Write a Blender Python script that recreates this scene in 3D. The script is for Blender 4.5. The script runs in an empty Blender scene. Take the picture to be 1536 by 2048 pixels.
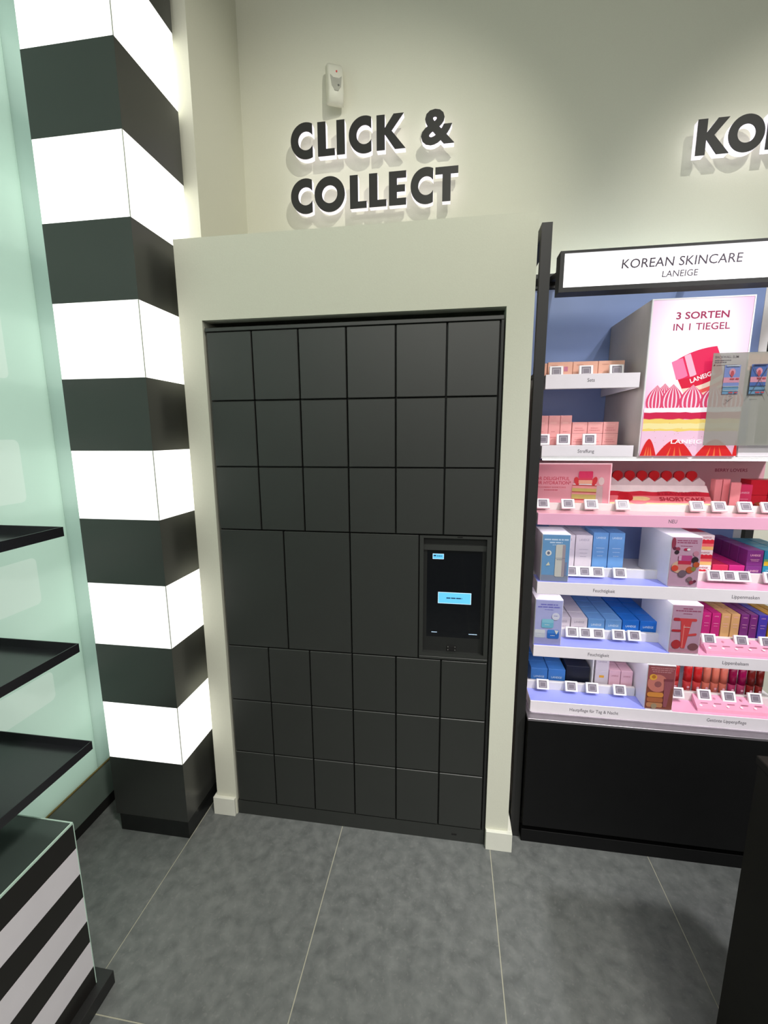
import bpy, bmesh, math, random
from mathutils import Vector, Matrix
random.seed(7)
SC = bpy.context.scene
COL = SC.collection

# ------------------------------------------------------------------ camera
cam_d = bpy.data.cameras.new('camera')
cam_d.sensor_fit = 'VERTICAL'; cam_d.sensor_height = 36.0
cam_d.lens = 872.52 / 2048 * 36.0
cam_d.clip_start = 0.02
cam = bpy.data.objects.new('camera', cam_d); COL.objects.link(cam)
yaw, pitch, roll = 0.1500, -0.1728, 0.0049
Rm = Matrix.Rotation(yaw, 3, 'Z') @ Matrix.Rotation(pitch, 3, 'X') @ Matrix.Rotation(roll, 3, 'Y')
Rb = Matrix((Rm.col[0], Rm.col[2], -Rm.col[1])).transposed()
cam.matrix_world = Matrix.Translation((0.8679, -1.5241, 1.6066)) @ Rb.to_4x4()
SC.camera = cam

# ------------------------------------------------------------------ world, exposure, large lights
SC.view_settings.view_transform = 'Standard'
SC.view_settings.look = 'None'
SC.view_settings.gamma = 1.0
SC.view_settings.use_curve_mapping = False
SC.view_settings.exposure = 0.0
wd = bpy.data.worlds.new('world'); SC.world = wd; wd.use_nodes = True
bg = wd.node_tree.nodes['Background']
bg.inputs[0].default_value = (1.0, 0.985, 0.91, 1); bg.inputs[1].default_value = 0.25

def light(name, kind, loc, target, energy, col=(1, 1, 1), **kw):
    d = bpy.data.lights.new(name, kind); d.energy = energy; d.color = col
    for k, v in kw.items(): setattr(d, k, v)
    o = bpy.data.objects.new(name, d); COL.objects.link(o)
    o.location = loc
    o.rotation_euler = (Vector(target) - Vector(loc)).to_track_quat('-Z', 'Y').to_euler()
    return o
# ceiling track spots on the signs, then two added fill spots
WARM = (1.0, 0.97, 0.86)
light('track_spot_click', 'SPOT', (1.45, -1.25, 3.60), (0.25, 0.6, 2.10), 80, WARM, spot_size=math.radians(62), spot_blend=0.75, shadow_soft_size=0.018)
light('track_spot_skincare', 'SPOT', (2.25, -1.25, 3.60), (2.45, 0.6, 2.0), 80, (1, .97, .9), spot_size=math.radians(62), spot_blend=0.75, shadow_soft_size=0.018)
light('fill_spot_floor', 'SPOT', (1.85, -1.9, 3.65), (0.55, -0.95, 0.0), 360, (1, .97, .90), spot_size=math.radians(54), spot_blend=1.0, shadow_soft_size=0.2)  # unseen spot added to brighten the floor and the striped base
light('fill_spot_rack', 'SPOT', (2.7, -1.7, 3.65), (1.72, 0.06, 0.98), 330, (1, .97, .985), spot_size=math.radians(44), spot_blend=0.9, shadow_soft_size=0.10)  # unseen spot added to brighten the rack fascias
# unseen soft area light added behind the camera to brighten the upper locker doors
light('rear_fill_area', 'AREA', (1.2, -4.3, 3.60), (1.2, -2.6, 0.0), 85, (1, .99, .93), shape='RECTANGLE', size=3.4, size_y=1.3)
# daylight outside the frosted shop window
light('daylight', 'AREA', (-1.9, -0.9, 1.9), (-0.6, -0.9, 1.7), 125, (0.97, 1.0, 0.98), shape='RECTANGLE', size=4.0, size_y=4.0)

# ------------------------------------------------------------------ helpers
def lin(c):
    c = c / 255.0
    return c / 12.92 if c <= 0.04045 else ((c + 0.055) / 1.055) ** 2.4
MATS = {}
def mat(key, rgb=(200, 200, 200), rough=0.5, metal=0.0, emit=0.0, var=0.05, scale=40.0, bump=0.0, spec=0.5, coat=0.0, trans=0.0, ior=1.45, alpha=1.0, basek=1.0):
    if key in MATS: return MATS[key]
    m = bpy.data.materials.new(key); m.use_nodes = True
    nt = m.node_tree; b = nt.nodes['Principled BSDF']
    c = tuple(lin(v) for v in rgb)
    tc = nt.nodes.new('ShaderNodeTexCoord')
    nz = nt.nodes.new('ShaderNodeTexNoise'); nz.inputs['Scale'].default_value = scale; nz.inputs['Detail'].default_value = 4
    nt.links.new(tc.outputs['Object'], nz.inputs['Vector'])
    rp = nt.nodes.new('ShaderNodeValToRGB')
    rp.color_ramp.elements[0].position = 0.3; rp.color_ramp.elements[1].position = 0.7
    rp.color_ramp.elements[0].color = tuple(v * (1 - var) for v in c) + (1,)
    rp.color_ramp.elements[1].color = tuple(min(1, v * (1 + var)) for v in c) + (1,)
    nt.links.new(nz.outputs['Fac'], rp.inputs['Fac'])
    nt.links.new(rp.outputs['Color'], b.inputs['Base Color'])
    b.inputs['Roughness'].default_value = rough
    b.inputs['Metallic'].default_value = metal
    b.inputs['Specular IOR Level'].default_value = spec
    b.inputs['IOR'].default_value = ior
    b.inputs['Coat Weight'].default_value = coat
    b.inputs['Coat Roughness'].default_value = 0.08
    b.inputs['Transmission Weight'].default_value = trans
    b.inputs['Alpha'].default_value = alpha
    if basek != 1.0:
        nt.links.remove(b.inputs['Base Color'].links[0]); b.inputs['Base Color'].default_value = tuple(v * basek for v in c) + (1,)
    if emit > 0:
        nt.links.new(rp.outputs['Color'], b.inputs['Emission Color'])
        b.inputs['Emission Strength'].default_value = emit
    if bump > 0:
        bp = nt.nodes.new('ShaderNodeBump'); bp.inputs['Strength'].default_value = bump; bp.inputs['Distance'].default_value = 0.002
        nt.links.new(nz.outputs['Fac'], bp.inputs['Height']); nt.links.new(bp.outputs['Normal'], b.inputs['Normal'])
    MATS[key] = m
    return m

OFF = {}
class MB:
    """collects boxes, prisms and polygons; build() links them as one mesh object"""
    def __init__(s): s.v = []; s.f = []; s.m = []; s.mats = []
    def mi(s, m):
        if m not in s.mats: s.mats.append(m)
        return s.mats.index(m)
    def add(s, v, f, m):
        o = len(s.v); s.v += [tuple(p) for p in v]; s.f += [tuple(i + o for i in q) for q in f]
        s.m += [s.mi(m)] * len(f); return s
    def box(s, lo, hi, m, bevel=0.0, seg=1):
        x0, y0, z0 = lo; x1, y1, z1 = hi
        v = [(x0, y0, z0), (x1, y0, z0), (x1, y1, z0), (x0, y1, z0), (x0, y0, z1), (x1, y0, z1), (x1, y1, z1), (x0, y1, z1)]
        f = [(0, 3, 2, 1), (4, 5, 6, 7), (0, 1, 5, 4), (1, 2, 6, 5), (2, 3, 7, 6), (3, 0, 4, 7)]
        if bevel:
            bm = bmesh.new(); vs = [bm.verts.new(p) for p in v]
            for q in f: bm.faces.new([vs[i] for i in q])
            bmesh.ops.bevel(bm, geom=bm.edges[:], offset=bevel, segments=seg, affect='EDGES', profile=0.5)
            bm.verts.index_update()
            v = [tuple(p.co) for p in bm.verts]; f = [tuple(p.index for p in q.verts) for q in bm.faces]; bm.free()
        return s.add(v, f, m)
    def prism(s, pts, axis, a, b, m):
        """extrude a 2D polygon (counter-clockwise) along axis from a to b"""
        n = len(pts)
        def P(p, t):
            return {0: (t, p[0], p[1]), 1: (p[0], t, p[1]), 2: (p[0], p[1], t)}[axis]
        v = [P(p, a) for p in pts] + [P(p, b) for p in pts]
        f = [tuple(range(n)), tuple(range(2 * n - 1, n - 1, -1))] + [(i + n, (i + 1) % n + n, (i + 1) % n, i) for i in range(n)]
        return s.add(v, f, m)
    def cyl(s, c, r, h, m, n=20, axis=2, r2=None):
        r2 = r if r2 is None else r2
        v = []
        for k, (rr, t) in enumerate(((r, 0), (r2, h))):
            for i in range(n):
                a = 2 * math.pi * i / n; p = [0, 0, 0]
                u, w = [(1, 2), (2, 0), (0, 1)][axis]
                p[u] = rr * math.cos(a); p[w] = rr * math.sin(a); p[axis] = t
                v.append((c[0] + p[0], c[1] + p[1], c[2] + p[2]))
        f = [tuple(range(n - 1, -1, -1)), tuple(range(n, 2 * n))] + [(i, (i + 1) % n, (i + 1) % n + n, i + n) for i in range(n)]
        return s.add(v, f, m)
    def build(s, name, parent=None, smooth=False):
        me = bpy.data.meshes.new(name)
        off = OFF.get(parent.name, Vector((0, 0, 0))) if parent else Vector((0, 0, 0))
        me.from_pydata([(p[0] - off.x, p[1] - off.y, p[2] - off.z) for p in s.v], [], s.f)
        for m in s.mats: me.materials.append(m)
        me.polygons.foreach_set('material_index', s.m)
        if smooth: me.polygons.foreach_set('use_smooth', [True] * len(me.polygons))
        me.update()
        bm = bmesh.new(); bm.from_mesh(me); bmesh.ops.recalc_face_normals(bm, faces=bm.faces) if not getattr(s, 'flat', False) else None
        bm.to_mesh(me); bm.free()
        o = bpy.data.objects.new(name, me); COL.objects.link(o)
        if parent: o.parent = parent; OFF[o.name] = off
        return o
def tag(o, label, cat, group=None, kind=None):
    o['label'] = label; o['category'] = cat
    if group: o['group'] = group
    if kind: o['kind'] = kind
    return o
def thing(name, loc, label, cat, group=None):
    o = bpy.data.objects.new(name, None); COL.objects.link(o); o.location = loc
    o.empty_display_size = 0.05
    OFF[o.name] = Vector(loc)
    return tag(o, label, cat, group)
def bx(name, lo, hi, m, parent=None, bevel=0.0, seg=1):
    return MB().box(lo, hi, m, bevel, seg).build(name, parent)

# --- flat print: shapes and lettering stacked in hair-thin layers on a surface
TXT = {}
def text_mesh(s, bold=0.0):
    k = (s, bold)
    if k not in TXT:
        cu = bpy.data.curves.new('t', 'FONT'); cu.body = s; cu.resolution_u = 3; cu.offset = bold; cu.fill_mode = 'FRONT'
        o = bpy.data.objects.new('t', cu); COL.objects.link(o)
        dg = bpy.context.evaluated_depsgraph_get(); ev = o.evaluated_get(dg); me = ev.to_mesh()
        v = [(p.co.x, p.co.y) for p in me.vertices]; f = [tuple(p.vertices) for p in me.polygons]
        ev.to_mesh_clear(); bpy.data.objects.remove(o); bpy.data.curves.remove(cu)
        xs = [p[0] for p in v] or [0, 1]; ys = [p[1] for p in v] or [0, 1]
        TXT[k] = (v, f, min(xs), max(xs), min(ys), max(ys))
    return TXT[k]
class Art(MB):
    """2D drawing: u to the right, w up; frame(u, w, d) maps to 3D, d = height above the surface"""
    def __init__(s, y=0.0, frame=None, step=0.00025):
        super().__init__(); s.flat = True; s.d = 0.0; s.step = step
        s.frame = frame or (lambda u, w, d: (u, y - d, w))
    def poly(s, pts, m):
        s.d += s.step
        a = sum(pts[i][0] * pts[(i + 1) % len(pts)][1] - pts[(i + 1) % len(pts)][0] * pts[i][1] for i in range(len(pts)))
        if a < 0: pts = pts[::-1]
        return s.add([s.frame(u, w, s.d) for u, w in pts], [tuple(range(len(pts)))], m)
    def rect(s, u0, w0, u1, w1, m): return s.poly([(u0, w0), (u1, w0), (u1, w1), (u0, w1)], m)
    def ell(s, u, w, ru, rw, m, rot=0.0, n=20):
        c, q = math.cos(rot), math.sin(rot)
        return s.poly([(u + ru * math.cos(t) * c - rw * math.sin(t) * q, w + ru * math.cos(t) * q + rw * math.sin(t) * c) for t in [2 * math.pi * i / n for i in range(n)]], m)
    def text(s, st, u, w, h, m, width=None, align='C', bold=0.0, rot=0.0, slant=0.0):
        """baseline at w; h = height of capital letters"""
        v, f, x0, x1, y0, y1 = text_mesh(st, bold)
        k = h / 0.70; kx = k if width is None else width / (x1 - x0)
        ox = {'C': -(x0 + x1) / 2, 'L': -x0, 'R': -x1}[align]
        s.d += s.step; c, q = math.cos(rot), math.sin(rot)
        P = []
        for x, y in v:
            a, b = (x + ox) * kx + slant * y * k, y * k
            P.append(s.frame(u + a * c - b * q, w + a * q + b * c, s.d))
        return s.add(P, f, m)
    def dashes(s, u0, u1, w, h, m, seed=1):
        """a line of print too small to read"""
        r = random.Random(seed); s.d += s.step; u = u0
        while u < u1:
            l = min(u1 - u, r.uniform(1.2, 4.5) * h); s.d -= s.step; s.rect(u, w, u + l, w + h, m); u += l + 0.5 * h
ORD = ['front', 'second', 'third', 'fourth', 'fifth', 'sixth']
NTH = ['first', 'second', 'third', 'fourth', 'fifth', 'sixth', 'seventh', 'eighth']

# ------------------------------------------------------------------ materials
PAINT = mat('wall_paint', (222, 222, 206), 0.85, var=0.012, scale=220, bump=0.12)
PAINT2 = mat('surround_paint', (216, 216, 200), 0.8, var=0.012, scale=220, bump=0.12)
SKIRT = mat('baseboard_paint', (226, 226, 214), 0.5, var=0.015, scale=20)
LOCKER = mat('locker_powder_coat', (35, 37, 34), 0.48, var=0.04, scale=9, bump=0.03, spec=1.0)
LOCKD = mat('locker_frame_coat', (32, 33, 32), 0.45, var=0.04, scale=9)
VOID = mat('dark_cavity', (16, 15, 14), 0.9)
BLK = mat('black_metal', (38, 38, 38), 0.45, var=0.05, scale=20)
BLKG = mat('black_gloss', (22, 23, 23), 0.18, var=0.05, scale=15)
BLKM = mat('black_laminate', (15, 15, 16), 0.6, var=0.08, scale=15, spec=.25)
COLB = mat('column_black_glass', (50, 51, 49), 0.28, var=0.03, scale=5, spec=.9)
COLW = mat('column_light_panel', (255, 255, 250), 0.4, emit=1.25, var=0.0)
SEAM = mat('column_seam', (196, 200, 190), 0.5)
WHITE = mat('white_lacquer', (240, 238, 240), 0.35, var=0.012)
SHELFW = mat('shelf_white_metal', (242, 238, 242), 0.35, var=0.012)
LED = mat('shelf_led', (255, 250, 252), 0.4, emit=5.2, var=0.0)
INK = mat('grey_ink', (92, 84, 96), 0.6)
INKD = mat('dark_ink', (62, 52, 66), 0.6)

# slate floor tile
def slate():
    m = bpy.data.materials.new('slate_tile'); m.use_nodes = True; nt = m.node_tree; b = nt.nodes['Principled BSDF']
    tc = nt.nodes.new('ShaderNodeTexCoord')
    def noise(sc, det, dist=0.0):
        n = nt.nodes.new('ShaderNodeTexNoise'); n.inputs['Scale'].default_value = sc; n.inputs['Detail'].default_value = det; n.inputs['Distortion'].default_value = dist
        nt.links.new(tc.outputs['Object'], n.inputs['Vector']); return n
    n1 = noise(24, 12, .3); n2 = noise(90, 6, .5); n3 = noise(2.2, 3)
    r1 = nt.nodes.new('ShaderNodeValToRGB')
    r1.color_ramp.elements[0].position = .3; r1.color_ramp.elements[1].position = .72
    r1.color_ramp.elements[0].color = (lin(92), lin(95), lin(94), 1); r1.color_ramp.elements[1].color = (lin(118), lin(121), lin(119), 1)
    nt.links.new(n1.outputs['Fac'], r1.inputs['Fac'])
    r2 = nt.nodes.new('ShaderNodeValToRGB')
    r2.color_ramp.elements[0].position = .58; r2.color_ramp.elements[1].position = .8
    r2.color_ramp.elements[0].color = (0, 0, 0, 1); r2.color_ramp.elements[1].color = (1, 1, 1, 1)
    nt.links.new(n2.outputs['Fac'], r2.inputs['Fac'])
    mx = nt.nodes.new('ShaderNodeMix'); mx.data_type = 'RGBA'
    mu = nt.nodes.new('ShaderNodeMath'); mu.operation = 'MULTIPLY'; mu.inputs[1].default_value = .35
    nt.links.new(r2.outputs['Color'], mu.inputs[0]); nt.links.new(mu.outputs[0], mx.inputs[0])
    nt.links.new(r1.outputs['Color'], mx.inputs[6]); mx.inputs[7].default_value = (lin(150), lin(150), lin(146), 1)
    nt.links.new(mx.outputs[2], b.inputs['Base Color'])
    rr = nt.nodes.new('ShaderNodeMapRange'); rr.inputs[3].default_value = .42; rr.inputs[4].default_value = .62
    nt.links.new(n3.outputs['Fac'], rr.inputs[0]); nt.links.new(rr.outputs[0], b.inputs['Roughness'])
    bp = nt.nodes.new('ShaderNodeBump'); bp.inputs['Strength'].default_value = .25; bp.inputs['Distance'].default_value = .002
    nt.links.new(n2.outputs['Fac'], bp.inputs['Height']); nt.links.new(bp.outputs['Normal'], b.inputs['Normal'])
    return m
SLATE = slate()
GROUT = mat('grout', (176, 174, 156), 0.9, var=0.06, scale=60)

def frosted(key, ca, cb):
    m = bpy.data.materials.new(key); m.use_nodes = True; nt = m.node_tree
    b = nt.nodes['Principled BSDF']; out = nt.nodes['Material Output']
    tc = nt.nodes.new('ShaderNodeTexCoord'); nz = nt.nodes.new('ShaderNodeTexNoise'); nz.inputs['Scale'].default_value = 1.3
    nt.links.new(tc.outputs['Object'], nz.inputs['Vector'])
    rp = nt.nodes.new('ShaderNodeValToRGB')
    rp.color_ramp.elements[0].color = tuple(map(lin, ca)) + (1,); rp.color_ramp.elements[1].color = tuple(map(lin, cb)) + (1,)
    nt.links.new(nz.outputs['Fac'], rp.inputs['Fac'])
    tr = nt.nodes.new('ShaderNodeBsdfTranslucent'); nt.links.new(rp.outputs['Color'], tr.inputs['Color'])
    nt.links.new(rp.outputs['Color'], b.inputs['Base Color']); b.inputs['Roughness'].default_value = .12
    mx = nt.nodes.new('ShaderNodeMixShader'); mx.inputs[0].default_value = .6
    nt.links.new(b.outputs[0], mx.inputs[1]); nt.links.new(tr.outputs[0], mx.inputs[2]); nt.links.new(mx.outputs[0], out.inputs['Surface'])
    return m
FROST = frosted('frosted_window_glass', (214, 226, 219), (222, 233, 226))
FROST2 = frosted('window_edge_glass', (188, 206, 198), (194, 212, 204))

def film():  # added tint, left out where the pane shows pale light patches
    m = bpy.data.materials.new('window_patch_tint'); m.use_nodes = True; nt = m.node_tree; out = nt.nodes['Material Output']
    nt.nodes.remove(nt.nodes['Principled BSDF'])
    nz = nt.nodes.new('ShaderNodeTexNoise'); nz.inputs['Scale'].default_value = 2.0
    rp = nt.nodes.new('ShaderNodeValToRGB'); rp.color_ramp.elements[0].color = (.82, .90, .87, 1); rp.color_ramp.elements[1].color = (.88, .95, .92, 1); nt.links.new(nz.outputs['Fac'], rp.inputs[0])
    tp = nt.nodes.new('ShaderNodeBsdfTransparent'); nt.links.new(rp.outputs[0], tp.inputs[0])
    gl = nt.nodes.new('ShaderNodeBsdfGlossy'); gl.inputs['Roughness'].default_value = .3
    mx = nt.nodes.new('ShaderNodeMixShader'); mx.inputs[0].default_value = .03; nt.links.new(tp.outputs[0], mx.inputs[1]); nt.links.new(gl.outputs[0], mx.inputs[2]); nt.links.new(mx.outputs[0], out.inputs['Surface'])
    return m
PATCH_TINT = film()

# ================================================================== the setting
XT, TW, TL = 1.0555, 0.6, 1.2
fl = tag(bx('floor', (-0.62, -9.1, -0.03), (6.5, 0.62, -0.0012), GROUT), 'grey slate tile floor with pale grout lines', 'floor', kind='structure')
g = 0.0017
for k in range(-3, 10):
    for j in range(-7, 2):
        x0, x1 = max(XT + k * TW, -0.62), min(XT + (k + 1) * TW, 6.5)
        y0, y1 = -0.686 + j * TL, min(-0.686 + (j + 1) * TL, 0.62)
        if x1 - x0 < 0.02 or y0 > 0.6 or y0 < -9.2: continue
        bx('floor_tile', (x0 + g, y0 + g, -0.02), (x1 - g, y1 - g, 0.0), SLATE, fl)
WB = 0.622                                        # back wall plane
tag(bx('wall_back', (-0.75, WB, 0.0), (6.5, WB + 0.1, 3.8), PAINT), 'off-white painted back wall behind the sign letters', 'wall', kind='structure')
tag(bx('wall_pier', (-0.60, 0.2, 0.0), (-0.104, WB, 3.8), PAINT), 'off-white painted wall pier behind the striped light column', 'wall', kind='structure')
tag(bx('ceiling', (-0.75, -2.3, 3.8), (6.5, 0.7, 3.86), mat('ceiling_paint', (120, 120, 114), 0.9)), 'plain ceiling above the shop floor', 'ceiling', kind='structure')
# surround built around the lockers: two pilasters, a lintel and the ledge on top
SX0, SX1, OX0, OX1, OT, ST = -0.096, 1.121, -0.009, 1.036, 2.011, 2.279
ws = MB()
ws.box((SX0, -0.003, 0), (OX0, WB, OT), PAINT2); ws.box((OX1, -0.003, 0), (SX1, WB, OT), PAINT2)
ws.box((SX0, -0.003, OT), (SX1, 0.045, ST), PAINT2)
ws.box((SX0, 0.045, ST - 0.02), (SX1, WB, ST), PAINT2)
ws.box((SX0, 0.045, OT), (SX0 + 0.02, WB, ST - 0.02), PAINT2); ws.box((SX1 - 0.02, 0.045, OT), (SX1, WB, ST - 0.02), PAINT2)
tag(ws.build('wall_surround'), 'off-white boxed-out surround framing the black lockers', 'wall', kind='structure')
for nm, x0, x1 in (('baseboard_left', -0.108, -0.012), ('baseboard_right', 1.037, 1.137)):
    b = MB()
    b.box((x0, -0.018, 0), (x1, -0.003, 0.082), SKIRT, 0.0012)
    if nm == 'baseboard_right': b.box((SX1, -0.003, 0), (x1, 0.40, 0.082), SKIRT, 0.0012)
    else: b.box((x0, -0.003, 0), (SX0, 0.40, 0.082), SKIRT, 0.0012)
    tag(b.build(nm), 'white baseboard wrapped round the foot of the %s pilaster' % nm.split('_')[1], 'baseboard', kind='structure')
# shop window on the left
XW = -0.595
win = tag(bx('window_1', (XW - 0.012, -3.2, 0.212), (XW, -0.075, 3.8), FROST), 'tall mint green frosted shop window beside the column', 'window', kind='structure')
bx('edge_strip', (XW - 0.012, -0.074, 0.212), (XW, 0.2, 3.8), FROST2, win)
def rounded(u0, w0, u1, w1, r, n=5):
    P = []
    for cx, cy, a in ((u1 - r, w1 - r, 0), (u0 + r, w1 - r, 90), (u0 + r, w0 + r, 180), (u1 - r, w0 + r, 270)):
        P += [(cx + r * math.cos(math.radians(a + 90 * i / n)), cy + r * math.sin(math.radians(a + 90 * i / n))) for i in range(n + 1)]
    return P
# added tint layer; rounded cut-outs stand in for pale light patches on the glass
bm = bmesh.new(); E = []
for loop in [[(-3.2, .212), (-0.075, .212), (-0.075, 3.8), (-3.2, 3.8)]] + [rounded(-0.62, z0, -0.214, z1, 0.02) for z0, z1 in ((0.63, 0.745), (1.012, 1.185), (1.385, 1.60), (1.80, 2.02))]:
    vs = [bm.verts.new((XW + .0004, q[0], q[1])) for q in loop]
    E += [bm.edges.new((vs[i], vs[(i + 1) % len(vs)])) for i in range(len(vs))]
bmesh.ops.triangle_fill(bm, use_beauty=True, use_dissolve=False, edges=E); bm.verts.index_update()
MB().add([tuple(v.co) for v in bm.verts], [tuple(v.index for v in f.verts) for f in bm.faces], PATCH_TINT).build('patch_tint_layer', win); bm.free()
tag(bx('trim_1', (XW - 0.02, -3.2, 0.05), (XW + 0.004, 0.2, 0.207), mat('window_base_panel', (112, 126, 118), 0.35, var=0.03, scale=6)), 'dark green-grey base panel under the shop window', 'trim', kind='structure')
tag(bx('trim_2', (XW - 0.02, -3.2, 0.207), (XW + 0.006, 0.2, 0.212), mat('brass_bead', (150, 128, 78), 0.4, metal=0.6)), 'thin brass bead along the bottom of the shop window', 'trim', kind='structure')
tag(bx('trim_3', (XW - 0.02, -3.2, 0.0), (XW + 0.002, 0.2, 0.05), VOID), 'black skirting strip under the shop window', 'trim', kind='structure')

# ================================================================== striped light column
CX0, CX1, CY0, CY1 = -0.466, -0.146, -0.142, 0.175
lc = thing('light_column', ((CX0 + CX1) / 2, (CY0 + CY1) / 2, 0), 'square column of glowing white and black bands beside the lockers', 'column')
bx('kick_base', (CX0 + 0.016, CY0 + 0.0, 0), (CX1, CY1, 0.075), BLKG, lc)
zz = [0.075, 0.337]
while zz[-1] < 3.8: zz.append(min(zz[-1] + 0.2445, 3.8))
for i in range(len(zz) - 1):
    if zz[i + 1] - zz[i] < 0.01: continue
    if i % 2 == 0:
        bx('black_band', (CX0, CY0, zz[i]), (CX1, CY1, zz[i + 1]), COLB, lc)
    else:
        o = bx('light_band', (CX0 + 0.0008, CY0 + 0.0008, zz[i]), (CX1 - 0.0008, CY1 - 0.0008, zz[i + 1]), COLW, lc)
        bx('corner_seam', (CX1 - 0.0022, CY0, zz[i] + .0005), (CX1 + 0.0002, CY0 + 0.0024, zz[i + 1] - .0005), SEAM, o)

# ================================================================== locker
CWD, PZ = 0.1700, 0.2382
ZT = 1.9725
pk = thing('parcel_locker', (0.51, 0.25, 0), 'black parcel locker wall with small doors and a touch terminal', 'locker')
LB0, LB1 = -0.005, 1.031
b = MB()
b.box((LB0, 0.022, 0.0), (LB1, 0.5, 1.988), LOCKD)
b.build('carcass', pk)
bx('base_plinth', (LB0, 0.0025, 0.0), (LB1, 0.021, ZT - 8 * PZ - 0.002), LOCKER, pk)
bx('top_rail', (LB0, 0.0015, ZT + 0.001), (LB1, 0.021, 1.987), LOCKER, pk, 0.0015)
bx('side_stile', (1.0225, 0.0025, ZT - 8 * PZ), (LB1, 0.021, ZT), LOCKD, pk)
gp = 0.0021
def door(c0, c1, r0, r1):
    return bx('locker_door', (c0 * CWD + gp, 0.0, ZT - r1 * PZ + gp), (c1 * CWD - gp, 0.021, ZT - r0 * PZ - gp), LOCKER, pk, 0.0019)
for r in (0, 1, 2, 5, 6, 7):
    for c in range(6): door(c, c + 1, r, r + 1)
for c in (0, 1.5, 3.0): door(c, c + 1.5, 3, 5)
# touch terminal in the middle row
tx0, tx1, tz0, tz1 = 4.5 * CWD + gp, 6 * CWD - gp, ZT - 5 * PZ + gp, ZT - 3 * PZ - gp
fr = MB()
ix0, ix1, iz0, iz1 = 0.781, 1.003, 0.808, 1.247
fr.box((tx0, 0.0, tz0), (ix0, 0.021, tz1), LOCKER); fr.box((ix1, 0.0, tz0), (tx1, 0.021, tz1), LOCKER)
fr.box((ix0, 0.0, iz1), (ix1, 0.021, tz1), LOCKER); fr.box((ix0, 0.0, tz0), (ix1, 0.021, iz0), LOCKER)
term = fr.build('terminal_frame', pk)
bx('camera_slot', (0.90, -0.0012, 1.2505), (0.918, 0.0, 1.2545), VOID, term, 0.0005)
bx('lower_ledge', (0.768, -0.004, 0.786), (1.018, 0.0, 0.795), LOCKER, term, 0.001)
pnl = MB()
sx0, sx1, sz0, sz1 = 0.793, 0.99, 0.864, 1.2
pnl.box((ix0, 0.0185, iz0), (sx0, 0.0215, iz1), LOCKD); pnl.box((sx1, 0.0185, iz0), (ix1, 0.0215, iz1), LOCKD)
pnl.box((sx0, 0.0185, sz1), (sx1, 0.0215, iz1), LOCKD); pnl.box((sx0, 0.0185, iz0), (sx1, 0.0215, sz0), LOCKD)
pnl.box((ix0, 0.012, sz1), (ix1, 0.0185, sz1 + 0.02), LOCKER)
pnl.build('screen_bezel', pk)
SCR = mat('screen_glass', (6, 8, 14), 0.04, var=0.0, spec=0.6)
SBL = mat('screen_cyan', (96, 186, 236), 0.3, emit=0.6, var=0.0)
SBW = mat('screen_white', (196, 224, 252), 0.3, emit=0.6, var=0.0)
SBD = mat('screen_text', (30, 66, 98), 0.4)
scr = bx('screen', (sx0, 0.0195, sz0), (sx1, 0.0215, sz1), SCR, pk)
a = Art(0.0193)
a.rect(0.813, 1.165, 0.853, 1.185, SBW); a.rect(0.8145, 1.1665, 0.8515, 1.1835, SBL); a.rect(0.8165, 1.1755, 0.825, 1.180, mat('screen_black', (10, 12, 20), .4)); a.dashes(0.828, 0.847, 1.1755, 0.0025, SBD, 3)
a.rect(0.8345, 0.997, 0.9545, 1.0405, SBW); a.rect(0.8365, 0.999, 0.9525, 1.0385, SBL); a.dashes(0.865, 0.922, 1.0165, 0.0045, SBD, 5)
a.rect(0.812, 0.882, 0.833, 0.884, SBW); a.rect(0.949, 0.881, 0.979, 0.883, SBW)
a.build('screen_display', scr)
sc = bx('card_reader', (0.87, 0.0155, 0.812), (0.905, 0.0185, 0.833), VOID, pk, 0.002)
a = MB()
for px in (0.8745, 0.9005):
    for pz in (0.8165, 0.8285): a.cyl((px, 0.0155, pz), 0.0016, -0.0012, mat('screw_steel', (190, 190, 186), .35, metal=.8), 10, 1)
a.build('reader_screws', sc)
bx('floor_latch', (0.905, 0.0005, 0.028), (0.925, 0.0025, 0.032), VOID, pk)

# ================================================================== sign letters
FACE = mat('letter_black_face', (44, 44, 42), 0.5, var=0.03)
ACR = mat('letter_lit_side', (250, 244, 255), 0.4, emit=0.6, var=0.0)
def arc(cx, cz, rx, rz, a0, a1, n=28):
    return [(cx + rx * math.cos(math.radians(a0 + (a1 - a0) * i / n)), cz + rz * math.sin(math.radians(a0 + (a1 - a0) * i / n))) for i in range(n + 1)]
S = 0.27                                          # stroke width relative to cap height
def L_C():
    R = 0.52; cz = 0.5; t = 0.255; xc = R; xe = 0.745
    ao = math.degrees(math.acos((xe - xc) / R)); ri = R - t; ai = math.degrees(math.acos(min(1, (xe - xc) / ri)))
    return [arc(xc, cz, R, R, ao, 360 - ao, 40) + arc(xc, cz, ri, ri * 1.02, 360 - ai, ai, 30)]
def L_O(): return ['ring', 0.52, 0.5, 0.52, 0.255]
def L_L(): return [[(0, 0), (.56, 0), (.56, .2), (S, .2), (S, 1), (0, 1)]]
def L_I(): return [[(0, 0), (S, 0), (S, 1), (0, 1)]]
def L_E(): return [[(0, 0), (.58, 0), (.58, .2), (S, .2), (S, .395), (.54, .395), (.54, .595), (S, .595), (S, .8), (.58, .8), (.58, 1), (0, 1)]]
def L_T(): return [[(.235, 0), (.505, 0), (.505, .795), (.74, .795), (.74, 1), (0, 1), (0, .795), (.235, .795)]]
def L_K(): return [[(0, 0), (S, 0), (S, .44), (.60, 0), (.945, 0), (.49, .53), (.885, 1), (.56, 1), (S, .62), (S, 1), (0, 1)]]
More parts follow.
